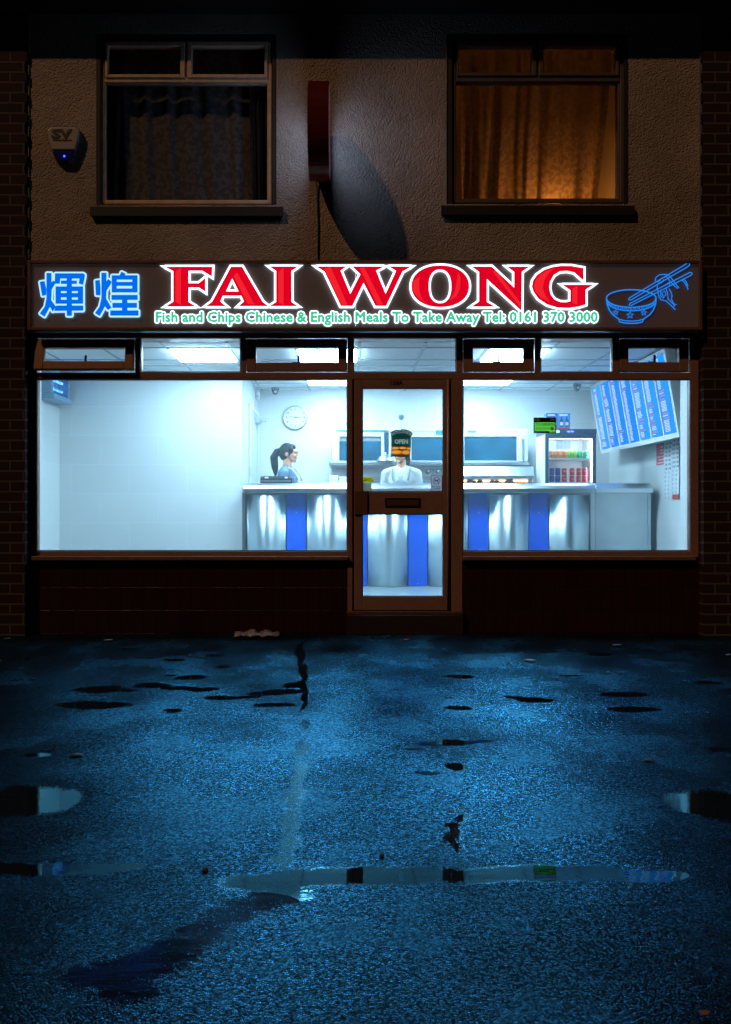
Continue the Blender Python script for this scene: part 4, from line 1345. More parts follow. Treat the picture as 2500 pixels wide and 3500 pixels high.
# ================================================================== FLY KILLER on the left wall
fy0, fy1, fz0, fz1 = 1.10, 1.60, 2.30, 2.56
fk = thing('fly_killer', 'blue-lit insect killer box with barred front high on the left wall', 'insect killer', (IX0, 1.35, fz0))
w = MB()
w.box(IX0+0.001, IX0+0.02, fy0, fy1, fz0, fz1); w.box(IX0+0.02, IX0+0.14, fy0, fy0+0.02, fz0, fz1); w.box(IX0+0.02, IX0+0.14, fy1-0.02, fy1, fz0, fz1)
w.box(IX0+0.001, IX0+0.17, fy0-0.01, fy1+0.01, fz0-0.05, fz0); w.box(IX0+0.02, IX0+0.14, fy0+0.02, fy1-0.02, fz1-0.02, fz1)
w.build('housing', mat('blue_grey_case', (0.22, 0.36, 0.5), 0.35), fk, bevel=0.006)
w = MB()
for k in range(13):
    y = fy0+0.035+k*(fy1-fy0-0.07)/12; w.tube([(IX0+0.135, y, fz0), (IX0+0.135, y, fz1-0.02)], 0.0035, 6)
for k in range(3):
    z = fz0+0.06*(k+1); w.tube([(IX0+0.139, fy0+0.02, z), (IX0+0.139, fy1-0.02, z)], 0.003, 6)
w.build('front_grille', mat('dark_blue_bars', (0.03, 0.08, 0.2), 0.4), fk)
w = MB()
for z in (fz0+0.08, fz0+0.17): w.tube([(IX0+0.07, fy0+0.04, z), (IX0+0.07, fy1-0.04, z)], 0.014, 10)
w.build('lamp_tube', emat('uv_tube', (0.10, 0.42, 1.0), 5.0), fk)

# ================================================================== FRYING RANGE behind the counter
ry = 2.45
fr = thing('frying_range', 'stainless chip-shop frying range with teal glazed hatches behind the counter', 'frying range', (PX(1480, ry), 2.8, FZ))
rb = 2.95
w = MB()
# carcass below the ledge
w.box(PX(1132, ry), PX(1806, ry), ry, rb, FZ+0.002, PZ(1640, ry))
w.box(PX(1132, ry), PX(1806, ry), ry+0.03, rb, PZ(1640, ry), PZ(1592, ry))
w.build('range_body', M['steel'], fr, bevel=0.006)
w = MB(); w.box(PX(1126, ry-0.1), PX(1812, ry-0.1), ry-0.1, rb, PZ(1591, ry-0.1), PZ(1579, ry-0.1)); w.build('range_ledge', M['steel'], fr, bevel=0.006, seg=2)
# glazed superstructure
y = ry+0.12
w = MB()
w.pframe(1134, 1806, 1466, 1578, 1145, 1768, 1476, 1575, y, y+0.04)
for a, b_ in ((1304, 1314), (1330, 1340), (1392, 1407), (1575, 1588)): w.pbox(a, b_, 1476, 1575, y+0.002, y+0.04)
w.pbox(1145, 1304, 1476, 1492, y+0.003, y+0.04); w.pbox(1340, 1392, 1476, 1496, y+0.003, y+0.04); w.pbox(1407, 1575, 1476, 1494, y+0.003, y+0.04); w.pbox(1588, 1768, 1476, 1492, y+0.003, y+0.04)
w.pbox(1145, 1160, 1492, 1575, y+0.004, y+0.04); w.pbox(1340, 1392, 1496, 1575, y+0.01, y+0.04)
w.pbox(1768, 1806, 1476, 1578, y+0.02, y+0.06)
w.box(PX(1134, y), PX(1806, y), y+0.06, rb, PZ(1577, y), PZ(1470, y))
w.build('hatch_frame', mat('white_hatch_frame', (0.72, 0.76, 0.78), 0.3), fr, bevel=0.004)
tg = mat('teal_dark_glass', (0.012, 0.10, 0.17), 0.12, spec=0.6, noise=0.4, nscale=3)
for a, b_, c in ((1160, 1304, 1508), (1314, 1330, 1476), (1407, 1575, 1497), (1588, 1768, 1497)):
    w = MB(); w.pbox(a, b_, c if a != 1314 else 1480, 1575, y+0.012, y+0.03); w.build('hatch_glass', tg, fr)
bs_ = mat('blue_strip', (0.05, 0.25, 0.4), 0.3)
for a, b_, c, d in ((1239, 1326, 1469, 1474), (1492, 1514, 1470, 1486), (1150, 1186, 1469, 1474), (1600, 1630, 1471, 1477)):
    w = MB(); w.pbox(a, b_, c, d, y-0.004, y-0.0005); w.build('vent_strip', bs_, fr)
w = MB(); w.prism_x([(y-0.012, PZ(1500, y)), (y-0.012, PZ(1572, y)), (y-0.001, PZ(1572, y)), (y-0.001, PZ(1500, y))], PX(1785, y), PX(1790, y)); w.build('hatch_handle', M['steel'], fr)
for px in (1463, 1500):
    w = MB(); c = (PX(px, ry), ry, PZ(1612, ry))
    w.lathe((c[0], ry+0.0295, c[2]), [(0.028, 0.0), (0.028, -0.008), (0.018, -0.012), (0.018, -0.04), (0.002, -0.042)], axis='y', n=20); w.build('control_knob', M['steel'], fr)
w = MB(); w.box(PX(1478, ry), PX(1484, ry), ry+0.015, ry+0.0295, PZ(1625, ry), PZ(1600, ry)); w.box(PX(1150, ry), PX(1440, ry), ry+0.02, ry+0.0295, PZ(1604, ry), PZ(1600, ry)); w.box(PX(1150, ry), PX(1790, ry), ry+0.018, ry+0.0295, PZ(1634, ry), PZ(1628, ry))
w.build('control_trim', M['steel_dull'], fr)

# heated food display on the counter
hy = 1.95
hx0, hx1 = PX(1540, hy), PX(1828, hy)
hd = thing('heated_display', 'stainless heated display cabinet with warm glowing food on the counter beside the fridge', 'food warmer', ((hx0+hx1)/2, 2.1, ztop))
w = MB()
w.prism_x([(hy, PZ(1637, hy)), (hy, PZ(1626, hy)), (hy+0.05, PZ(1594, hy)), (hy+0.35, PZ(1590, hy)), (hy+0.35, PZ(1637, hy))], hx0, hx1)
w.build('display_hood', M['steel'], hd, bevel=0.004)
w = MB()
for x in (hx0, hx1-0.02): w.box(x, x+0.02, hy+0.005, hy+0.03, ztop+0.001, PZ(1637, hy)-0.001)
w.box(hx0, hx1, hy+0.32, hy+0.35, ztop+0.001, PZ(1637, hy)-0.001); w.box(hx0, hx1, hy+0.005, hy+0.02, ztop+0.001, ztop+0.008)
w.build('display_frame', M['steel'], hd)
w = MB(); w.tube([(hx0+0.05, hy+0.12, PZ(1637, hy)-0.018), (hx1-0.05, hy+0.12, PZ(1637, hy)-0.018)], 0.01, 8); w.build('heat_lamp', emat('heat_lamp_glow', (1.0, 0.42, 0.14), 9.0), hd)
food = mat('battered_food', (0.62, 0.30, 0.08), 0.6, noise=0.4, nscale=40, bump=0.6, bscale=80)
fx = hx0+0.10; rnd = random.Random(4); k = 0
ordn = ['leftmost', 'second from left', 'third from left', 'fourth from left', 'fifth from left', 'sixth from left', 'seventh from left', 'eighth from left']
while fx < hx1-0.08 and k < 6:
    w = MB(); 
    for j in range(5): w.ell((fx+rnd.uniform(-.04,.04), hy+0.15+rnd.uniform(-.05,.05), ztop+0.03+rnd.uniform(0, .012)), (rnd.uniform(.03,.05), rnd.uniform(.03,.04), rnd.uniform(.018, .028)), nu=10, nv=7)
    o = w.build('fried_fish', food, origin=(fx, hy+0.15, ztop+0.004))
    tag(o, 'golden battered fish piece in the warm display, ' + ordn[k], 'food', 'fried food in the heated display')
    fx += 0.145; k += 1

# white paper bags by the range (left end of the counter gap)
for k, (px, hh) in enumerate(((1142, 0.10), (1176, 0.085))):
    x = PX(px, 1.9)
    w = MB(); w.prism_x([(1.86, ztop+0.001), (1.875, ztop+hh), (1.925, ztop+hh), (1.94, ztop+0.001)], x-0.055, x+0.05)
    o = w.build('paper_bag', mat('white_paper', (0.8, 0.8, 0.78), 0.7), origin=(x, 1.9, ztop), bevel=0.006)
    tag(o, ('taller' if k == 0 else 'shorter') + ' white paper carton on the counter by the left end of the range', 'paper carton', 'paper cartons on the counter')

# steel lid leaning on the ledge, behind the capped worker
lx, lz, ly = PX(1318, 2.40), PZ(1579, 2.40), 2.40
w = MB()
w.lathe((lx, ly, lz), [(0.105, 0.002), (0.10, 0.02), (0.075, 0.06), (0.03, 0.088), (0.012, 0.092), (0.012, 0.115)], n=24)
o = w.build('steel_lid', M['steel_dull'], origin=(lx, ly, lz)); tag(o, 'domed steel lid on the range ledge beside the worker in white', 'pan lid')

# ================================================================== DRINKS FRIDGE
f0 = 1.75; f1 = 2.20
fx0, fx1 = PX(1866, f0), PX(2039, f0)
fzb, fzt = ztop+0.001, PZ(1484, f0)
fg = thing('drinks_fridge', 'countertop drinks fridge with navy door frame and rows of cans', 'fridge', ((fx0+fx1)/2, 1.97, ztop))
w = MB()
th = 0.03
w.box(fx0, fx0+th, f0+0.035, f1, fzb, fzt); w.box(fx1-th, fx1, f0+0.035, f1, fzb, fzt); w.box(fx0+th, fx1-th, f1-th, f1, fzb, fzt)
w.box(fx0+th, fx1-th, f0+0.035, f1-th, fzb, fzb+0.012); w.box(fx0+th, fx1-th, f0+0.035, f1-th, fzt-th, fzt)
body = w.build('fridge_body', M['white'], fg, bevel=0.003)
w = MB(); w.box(PX(1867, f0-0.01), PX(2041, f0-0.01), f0-0.01, f1, fzt+0.001, PZ(1466, f0-0.01)); hdr = w.build('fridge_header', M['navy'], fg, bevel=0.004)
w = MB(); c = (PX(1950, f0), PZ(1475, f0)); w.prism_y([(c[0]+0.052*math.cos(2*math.pi*k/24), c[1]+0.021*math.sin(2*math.pi*k/24)) for k in range(24)], f0-0.0115, f0-0.0102); w.build('header_badge', mat('blue_badge', (0.01, 0.10, 0.45), 0.4), hdr); w = MB()
b2 = (PX(1906, f0), PZ(1475, f0)); w.prism_y([(b2[0]+0.026*math.cos(2*math.pi*k/24), b2[1]+0.021*math.sin(2*math.pi*k/24)) for k in range(24)], f0-0.0115, f0-0.0102)
w.build('header_badge', M['white'], hdr)
w = MB(); put_text(w, "epdu", c[0]-0.035, c[0]+0.035, c[1]-0.014, c[1]+0.013, f0-0.0125, t=0.0009, offset=0.03); w.build('header_lettering', M['white'], hdr)
w = MB()
dz0, dz1 = fzb+0.001, fzt-0.001
w.box(fx0, PX(1876, f0), f0, f0+0.034, dz0, dz1); w.box(PX(2028, f0), fx1, f0, f0+0.034, dz0, dz1); w.box(PX(1876, f0), PX(2028, f0), f0, f0+0.034, PZ(1497, f0), dz1); w.box(PX(1876, f0), PX(2028, f0), f0, f0+0.034, dz0, dz0+0.006)
dr = w.build('fridge_door', M['navy'], fg, bevel=0.003)
w = MB(); w.box(PX(1876, f0), PX(2028, f0), f0+0.012, f0+0.018, dz0+0.006, PZ(1497, f0)); w.build('door_glass', M['glass_plain'], dr)
w = MB(); w.pframe(1876, 2028, 1497, 1652, 1877.5, 2026.5, 1499, 1650, f0+0.003, f0+0.0115); w.build('glass_edge', mat('teal_edge', (0.1, 0.4, 0.5), 0.3), dr)
zs = PZ(1568, 1.85)
w = MB(); w.box(fx0+th+0.002, fx1-th-0.002, f0+0.05, f1-th-0.002, zs-0.008, zs); w.build('shelf', mat('white_wire_shelf', (0.75, 0.78, 0.8), 0.4), fg)
w = MB(); w.box(fx0+th+0.002, fx1-th-0.002, f0+0.045, f0+0.0495, zs-0.014, zs+0.006); w.box(fx0+th+0.002, fx1-th-0.002, f0+0.045, f0+0.0495, fzb+0.0125, fzb+0.024); w.build('shelf_rail', M['white'], fg)
w = MB()
gx0, gx1, gz0, gz1 = PX(1903, 2.16), PX(1953, 2.16), PZ(1533, 2.16), PZ(1506, 2.16)
for k in range(9):
    z = gz0+(gz1-gz0)*k/8
    for j in range(4):
        xa = gx0+(gx1-gx0)*j/4; w.box(xa, xa+(gx1-gx0)/4-0.004, f1-th-0.003, f1-th-0.0005, z-0.0025, z+0.0025)
w.build('vent_grille', mat('blue_grey_slot', (0.15, 0.3, 0.42), 0.5), fg)
w = MB(); w.box(fx0+th+0.02, fx1-th-0.02, f0+0.045, f0+0.07, fzt-th-0.014, fzt-th-0.0005); w.build('fridge_lamp', emat('fridge_strip', (0.8, 0.95, 1.0), 45.0), fg)
w = MB(); w.box(fx1-th-0.012, fx1-th-0.0005, f0+0.042, f0+0.06, fzb+0.03, fzt-th-0.03); w.build('fridge_lamp', bpy.data.materials['fridge_strip'], fg)  # second strip, added as fill to brighten the lower cans
# cans
CR, CH = 0.0285, 0.086
def can(colr, name2, label, grp, x, y, z):
    t = thing('drink_can', label, 'drink can', (x, y, z), grp)
    w = MB(); w.lathe((x, y, z), [(CR-0.006, 0), (CR-0.001, 0.004), (CR, 0.008), (CR, CH-0.012), (CR-0.005, CH-0.003)], n=18)
    b_ = w.build('can_body', mat(name2, colr, 0.3, emit=None), t)
    w = MB(); w.lathe((x, y, z), [(CR-0.005, CH-0.003), (CR-0.004, CH), (CR-0.006, CH), (CR-0.007, CH-0.003)], n=18); w.build('can_lid', M['steel'], t)
    return t, b_
def can_text(t, b_, body, x, y, z, m):
    w = MB(); v, f = text_geo(body, 0.02, 1)
    xs = [p[0] for p in v]; ys = [p[1] for p in v]
    s = 0.036/(max(xs)-min(xs)); cxm = (max(xs)+min(xs))/2
    out = []
    for p in v:
        u = (p[0]-cxm)*s; hgt = (p[1]-min(ys))*s*1.25; a = u/CR; r = CR+0.0006+0.0004*p[2]
        out.append((x+r*math.sin(a), y-r*math.cos(a), z+0.042+hgt))
    w.add(out, f); w.build('can_logo', m, b_)
def row_of_cans(specs):
    protos = {}
    for colkey, label, grp, x, y, z in specs:
        if colkey in protos:
            copy_thing(protos[colkey], (x, y, z), label)['group'] = grp
        else:
            colr, nm, txt = CANS[colkey]
            t, b_ = can(colr, nm, label, grp, x, y, z)
            if txt: can_text(t, b_, txt, x, y, z, M['white'])
            protos[colkey] = t
CANS = {'orange': ((0.85, 0.26, 0.02), 'orange_can', 'Orange'), 'lime': ((0.28, 0.62, 0.06), 'lime_can', None), 'green': ((0.01, 0.42, 0.16), 'green_can', 'Up'),
        'purple': ((0.07, 0.05, 0.30), 'purple_can', None), 'red': ((0.70, 0.02, 0.03), 'red_can', 'Cola')}
CANS['red'] = ((0.70, 0.02, 0.03), 'red_can', 'Coca-Cola')
CANS['orange'] = ((0.85, 0.26, 0.02), 'orange_can', 'Sun')
CANS['green'] = ((0.01, 0.42, 0.16), 'green_can', None)
yc = f0+0.085
sp = []
xs_ = [PX(1780+0.1847*u, yc) for u in (562, 650, 742, 826, 915, 1003, 1100, 1205)]
nm = [('orange', 'leftmost orange can on the upper fridge shelf'), ('orange', 'second orange can from left on the upper fridge shelf'), ('orange', 'third orange can from left on the upper fridge shelf'), ('orange', 'orange can next to the lime can on the fridge shelf'),
      ('lime', 'lime can beside the orange cans on the fridge shelf'), ('lime', 'lime can beside the dark green cans on the fridge shelf'), ('green', 'dark green can beside the lime cans on the shelf'), ('green', 'rightmost dark green can on the upper fridge shelf')]
for x, (c, l) in zip(xs_, nm): sp.append((c, l, 'cans on the upper fridge shelf', x, yc, zs+0.0005))
xs2 = [PX(1780+0.1847*u, yc) for u in (580, 690, 810, 955, 1080, 1190)]
pos = ['leftmost', 'second', 'first', 'second', 'third', 'rightmost']
for tier, z in (('top', fzb+0.0125+CH), ('bottom', fzb+0.0122)):
    for k, x in enumerate(xs2):
        c = 'purple' if k < 2 else 'red'
        if k < 2: l = ('leftmost' if k == 0 else 'inner') + ' purple can in the %s tier of the lower fridge stack' % tier
        else: l = ('first', 'second', 'third', 'last')[k-2] + ' red can after the purple ones, %s tier of fridge stack' % tier
        sp.append((c, l, 'stacked cans at the bottom of the fridge', x, yc, z))
row_of_cans(sp)
# cartons of bottles on top of the fridge
zt2 = PZ(1466, f0-0.01)+0.001
for k, (a, b_, colr, lab) in enumerate(((1869, 1907, (0.01, 0.09, 0.42), 'dark blue bottle carton on the fridge behind the hygiene rating card'), (1909, 1950, (0.02, 0.24, 0.62), 'light blue bottle carton on the fridge, farther from the hygiene rating card'))):
    y0 = 1.80; xa, xb = PX(a, y0), PX(b_, y0); zz = PZ(1412, y0)
    t = thing('bottle_carton', lab, 'carton', ((xa+xb)/2, y0+0.06, zt2), 'cartons on the fridge')
    w = MB(); w.box(xa, xb, y0, y0+0.12, zt2, zz); w.build('carton_box', mat('blue_carton' if k else 'dark_blue_carton', colr, 0.5), t)
    w = MB(); w.box(xa+0.0005, xb-0.0005, y0-0.0015, y0-0.0002, zt2+0.001, zt2+0.024); w.build('carton_band', mat('red_band', (0.6, 0.04, 0.06), 0.5), t)
    w = MB(); w2 = MB()
    for j in range(2):
        cxb = xa+(xb-xa)*(0.28+0.44*j); hw = 0.021
        pr = [(-hw, 0.03), (hw, 0.03), (hw, 0.10), (hw*0.4, 0.115), (hw*0.35, 0.14), (-hw*0.35, 0.14), (-hw*0.4, 0.115), (-hw, 0.10)]
        w.prism_y([(cxb+p, zt2+q) for p, q in pr], y0-0.003, y0-0.0003)
        w2.box(cxb-hw*0.8, cxb+hw*0.8, y0-0.0042, y0-0.0031, zt2+0.045, zt2+0.082)
    w2.box(xa+0.012, xb-0.03, y0-0.0015, y0-0.0003, zz-0.03, zz-0.012)
    w.build('printed_bottle', mat('navy_bottle_print', (0.01, 0.03, 0.16), 0.4), t); w2.build('bottle_label', M['offwhite'], t)

# ================================================================== MENU BOARD
m0, m1 = 0.42, 2.70          # near and far end along y
bX, bZ = 3.10, 1.815; tX, tZ = 2.962, 2.61
def mp(s, t, d=0.0):
    """s: 0 far .. 1 near along the board, t: 0 bottom .. 1 top, d: out of the face"""
    nrm = Vector((-(tZ-bZ), 0, tX-bX)).normalized()
    p = Vector((bX+(tX-bX)*t, m1+(m0-m1)*s, bZ+(tZ-bZ)*t))
    return tuple(p+nrm*d)
mb_ = thing('menu_board', 'illuminated blue seven-column menu board tilted out from the right wall', 'menu board', (3.2, 1.55, bZ))
def slab(w, s0, s1, t0, t1, d0, d1, mi=0):
    v = [mp(s0,t0,d0), mp(s1,t0,d0), mp(s1,t1,d0), mp(s0,t1,d0), mp(s0,t0,d1), mp(s1,t0,d1), mp(s1,t1,d1), mp(s0,t1,d1)]
    w.add(v, [(0,3,2,1),(4,5,6,7),(0,1,5,4),(1,2,6,5),(2,3,7,6),(3,0,4,7)], mi)
w = MB(); slab(w, 0, 1, 0, 1, -0.09, -0.012)
w.build('board_case', M['offwhite'], mb_)
w = MB()
slab(w, -0.008, 1.008, -0.03, 0.028, -0.012, 0.016); slab(w, -0.008, 1.008, 0.975, 1.02, -0.012, 0.016); slab(w, -0.008, 0.010, 0.028, 0.975, -0.012, 0.016); slab(w, 0.990, 1.008, 0.028, 0.975, -0.012, 0.016)
w.build('board_frame', M['white'], mb_)
for x_, y_ in ((3.2, 0.7), (3.2, 2.4)):
    w = MB(); w.box(3.19, IX1-0.001, y_-0.02, y_+0.02, 1.95, 1.99); w.build('wall_bracket', M['steel_dull'], mb_)
menu_blue = emat('lit_menu_blue', (0.0, 0.24, 0.88), 1.1)
menu_blue2 = emat('lit_menu_pale_blue', (0.02, 0.33, 0.92), 1.1)
mtxt = emat('lit_menu_text', (0.80, 0.92, 1.0), 1.1)
mhead = emat('lit_menu_heading', (0.55, 0.22, 0.75), 1.0)
rnd = random.Random(21)
for k in range(7):
    s0 = 0.010+0.98*k/7; s1 = 0.010+0.98*(k+1)/7
    w = MB(); slab(w, s0+0.001, s1-0.001, 0.03, 0.973, -0.0115, 0.0); pn = w.build('menu_panel', menu_blue if k in (1, 2, 3) else menu_blue2, mb_)
    if k < 6:
        w = MB(); slab(w, s1-0.005, s1+0.005, 0.03, 0.973, 0.001, 0.012); w.build('panel_divider', M['white'], mb_)
    w = MB(); t = 0.945; secw = rnd.uniform(0.28, 0.5)
    while t > 0.07:
        h = 0.0085
        head = rnd.random() < 0.10
        if head:
            t -= 0.012
            ln = rnd.uniform(0.35, 0.6); slab(w, s0+0.014, s0+0.014+(s1-s0-0.03)*ln, t-0.014, t, 0.0005, 0.0015, 1); t -= 0.030; secw = rnd.uniform(0.26, 0.52); continue
        a = s0+0.014; lim = a+(s1-s0-0.03)*secw*rnd.uniform(0.85, 1.1)
        while a < lim:
            wl = rnd.uniform(0.006, 0.018); slab(w, a, min(a+wl, lim), t-h, t, 0.0005, 0.0015); a += wl+0.003
        if rnd.random() < 0.45: slab(w, s1-0.020, s1-0.012, t-h, t, 0.0005, 0.0015)
        t -= 0.0185
    w.build('menu_lettering', [mtxt, mhead], pn)
# raised price strips beside the dividers catch the light: part of dividers

# ================================================================== LEAFLETS on the right wall
def wsheet(w, y0, y1, z0, z1, d0, d1, mi=0): w.box(IX1-d1, IX1-d0, y0, y1, z0, z1, mi)
o = thing('wall_poster', 'small red poster pinned on the tiles under the menu board', 'poster', (IX1-0.002, 1.48, 1.59))
w = MB(); wsheet(w, 1.375, 1.58, 1.585, 1.815, 0.001, 0.004); w.build('sheet', mat('red_paper', (0.62, 0.03, 0.035), 0.5), o)
w = MB()
for k in range(6):
    wsheet(w, 1.385+0.0*k, 1.385+0.18*rnd.uniform(0.4, 1.0), 1.60+0.034*k, 1.612+0.034*k, 0.0041, 0.005)
w.build('print', mat('pale_print', (0.7, 0.6, 0.58), 0.5), o)
for nm_, y0, y1, z0, z1, lab in (('price_list', 1.165, 1.35, 1.20, 1.815, 'long white price list hanging beside the red poster'), ('price_list', 0.97, 1.155, 1.21, 1.83, 'long white price list with red foot hanging nearest the window')):
    o = thing(nm_, lab, 'leaflet', (IX1-0.002, (y0+y1)/2, z0), 'price lists on the tiled wall')
    w = MB()
    n = 14; v = []; f = []
    for k in range(n+1):
        t = k/n; z = z1+(z0-z1)*t; d = 0.004+0.010*math.sin(t*3.0)+0.004*math.sin(t*9)
        for dd in (0.0, 0.0015):
            v += [(IX1-d-dd, y0, z), (IX1-d-dd, y1, z)]
    for k in range(n):
        a = 4*k; f += [(a+2, a+3, a+7, a+6), (a, a+4, a+5, a+1), (a, a+2, a+6, a+4), (a+1, a+5, a+7, a+3)]
    w.add(v, f); sh_ = w.build('sheet', mat('leaflet_paper', (0.72, 0.74, 0.75), 0.5), o)
    w = MB(); w3 = MB()
    for k in range(n):
        t0 = (k+0.15)/n; z = z1+(z0-z1)*t0; d = 0.004+0.010*math.sin(t0*3.0)+0.004*math.sin(t0*9)+0.0030
        if k < 7:
            w3.box(IX1-d-0.0008, IX1-d, y0+0.008, y0+0.03, z-0.022, z); w3.box(IX1-d-0.0008, IX1-d, y0+0.10, y0+0.118, z-0.022, z)
        for q in range(3): w.box(IX1-d-0.0008, IX1-d, y0+0.04, y0+0.04+0.05*rnd.uniform(.5, 1), z-0.009*q-0.004, z-0.009*q); w.box(IX1-d-0.0008, IX1-d, y0+0.125, y0+0.125+0.05*rnd.uniform(.5, 1), z-0.009*q-0.004, z-0.009*q)
    w.build('print', mat('grey_blue_print', (0.18, 0.28, 0.38), 0.5), sh_); w3.build('picture', mat('dark_pictures', (0.10, 0.06, 0.08), 0.5), sh_)
    if y0 < 1.0:
        w = MB(); w.box(IX1-0.016, IX1-0.0135, y0+0.002, y1-0.03, z0+0.002, z0+0.05); w.build('red_foot', mat('red_foot_print', (0.6, 0.04, 0.03), 0.5), sh_)

# ================================================================== SIGNS ON THE GLASS
gy = GL+0.0065            # inner face of the window glass
hx = thing('hygiene_rating_sign', 'green and black food hygiene rating card with a five stuck on the window', 'rating sign', (PX(1863, gy), gy, PZ(1480, gy)))
sy0 = GL-0.0055
gp_ = px_poly([(1828,1443),(1898,1443),(1898,1478),(1879,1478),(1877,1474),(1828,1474)], sy0)
w = MB(); put_loops(w, [px_poly([(1825,1427),(1901,1427),(1901,1480),(1825,1480)], sy0), gp_], sy0, t=0.0015); w.build('card', mat('black_card', (0.008, 0.012, 0.014), 0.35), hx)
w = MB(); w.prism_y(gp_, sy0+0.0002, sy0+0.0012)
w.build('green_panel', backlit('lime_green_card', (0.42, 0.80, 0.22)), hx)
w = MB(); y_ = sy0-0.0018
put_ptext(w, "FOOD HYGIENE RATING", 1832, 1895, 1446, 1452, y_, t=0.0008, offset=0.01)
w.pbox(1829, 1897, 1453, 1454, y_, y_+0.0008)
for k, d in enumerate("01234"):
    c = (1836+9.9*k, 1464); rr_ = 3.9
    pts = [(PX(c[0]+rr_*math.cos(2*math.pi*j/20), y_), PZ(c[1]+rr_*math.sin(2*math.pi*j/20), y_)) for j in range(20)]
    pin = [(PX(c[0]+(rr_-0.7)*math.cos(2*math.pi*j/20), y_), PZ(c[1]+(rr_-0.7)*math.sin(2*math.pi*j/20), y_)) for j in range(20)]
    put_loops(w, [pts, pin], y_, t=0.0008); put_ptext(w, d, c[0]-1.4, c[0]+1.4, c[1]-2.2, c[1]+2.2, y_, t=0.0008, keep=True)
c = (1888, 1464); w.prism_y([(PX(c[0]+5.6*math.cos(2*math.pi*j/24), y_), PZ(c[1]+5.6*math.sin(2*math.pi*j/24), y_)) for j in range(24)], y_, y_+0.0008)
w.build('rating_print', M['ink'], hx)
w = MB(); put_ptext(w, "5", 1885.6, 1890.6, 1460, 1468, y_-0.0012, t=0.0008, offset=0.05)
for k, (a, b_) in enumerate(((1835, 1843), (1835, 1848), (1835, 1845))): w.pbox(a, b_, 1431+k*3, 1432.6+k*3, sy0-0.0008, sy0-0.0001)
for k in range(3): w.pbox(1881, 1896, 1431+k*2.4, 1432+k*2.4, sy0-0.0008, sy0-0.0001)
w.build('white_print', M['white'], hx)
w = MB(); w.lathe((PX(1831, sy0), sy0-0.0001, PZ(1434.5, sy0)), [(0.009, -0.0008), (0.009, 0)], axis='y', n=16); w.build('cyan_badge', mat('cyan_print', (0.05, 0.45, 0.55), 0.5), hx)

# hanging OPEN sign inside the door
oy = DYF+0.040
os_ = thing('open_sign', 'green hanging OPEN sign with pies and arched HOLLANDS heading in the door glass', 'sign', (PX(1372, oy), oy, PZ(1562, oy)))
def z5(p): return (1220+p[0]*0.20936, 1400+p[1]*0.20936)
def P5(l): return [(PX(a, oy), PZ(b_, oy)) for a, b_ in (z5(p) for p in l)]
LETL = []
v0, f0_ = text_geo("OPEN", 0.03, 2); xs = [p[0] for p in v0]; ys = [p[1] for p in v0]
q0, q1 = z5((618, 482)), z5((838, 558))
for lp in text_loops(v0, f0_):
    LETL.append([(PX(q0[0]+(q1[0]-q0[0])*(p[0]-min(xs))/(max(xs)-min(xs)), oy), PZ(q1[1]+(q0[1]-q1[1])*(p[1]-min(ys))/(max(ys)-min(ys)), oy)) for p in lp])
ARC = []
v0, f0_ = text_geo("HOLLANDS", 0.012, 2); xs = [p[0] for p in v0]; ys = [p[1] for p in v0]
cxa, cya, Ra = z5((735, 640))[0], z5((735, 640))[1], 272*0.20936
for lp in text_loops(v0, f0_):
    o2 = []
    for p in lp:
        u = (p[0]-min(xs))/(max(xs)-min(xs))-0.5; hgt = (p[1]-min(ys))/(max(ys)-min(ys))
        a = u*R(68); rad = Ra-17*0.20936+hgt*52*0.20936
        o2.append((PX(cxa+rad*math.sin(a), oy), PZ(cya-rad*math.cos(a), oy)))
    ARC.append(o2)
# green board with the letters cut through it; pale film fills the cut-outs and glows with the shop light
w = MB(); put_loops(w, [P5([(545,372),(600,342),(640,330),(650,318),(662,330),(720,330),(735,312),(830,326),(870,350),(918,388),(888,440),(886,598),(562,598),(562,430)])]+LETL+ARC, oy, t=0.003)
put_loops(w, [P5([(556,744),(872,750),(868,775),(552,765)])], oy, t=0.003)
w.build('board', backlit('dark_green_board', (0.035, 0.16, 0.14)), os_)
w = MB(); put_loops(w, LETL, oy+0.0007, t=0.001); w.build('open_lettering', backlit('cream_print', (0.80, 0.74, 0.62)), os_)
w = MB(); put_loops(w, ARC, oy+0.0007, t=0.001); w.build('arched_lettering', backlit('pink_cream_print', (0.78, 0.62, 0.52)), os_)
PIES = [(628,632,58,20),(752,626,56,22),(846,634,32,18),(650,694,84,31),(805,698,62,34)]
def pel(a, b_, rx_, rz_): return P5([(a+rx_*math.cos(2*math.pi*k/20), b_+rz_*math.sin(2*math.pi*k/20)) for k in range(20)])
w = MB(); put_loops(w, [P5([(562,598.5),(885,598.5),(872,749.5),(556,743.5)])]+[pel(*p) for p in PIES], oy+0.0005, t=0.001); pf = w.build('picture_ground', backlit('brown_print', (0.45, 0.17, 0.05)), os_)
w = MB(); rnd = random.Random(9)
for p in PIES: put_loops(w, [pel(*p)], oy+0.0003, t=0.001)
w.build('printed_pie', backlit('golden_pie_print', (0.95, 0.48, 0.14), 0.85), pf)
q = z5((725, 125)); cxs, czs = PX(q[0], oy), PZ(q[1], oy)
w = MB(); w.lathe((cxs, DYF+0.028, czs), [(0.026, -0.0005), (0.022, 0.004), (0.010, 0.009), (0.008, 0.014), (0.003, 0.015)], axis='y', n=24); w.build('suction_cup', backlit('clear_rubber', (0.70, 0.82, 0.88)), os_)
w = MB(); w.tube([(cxs, oy, czs), (cxs+0.001, oy+0.002, PZ(1466, oy))], 0.0018, 6); w.build('hook_wire', M['steel_dull'], os_)

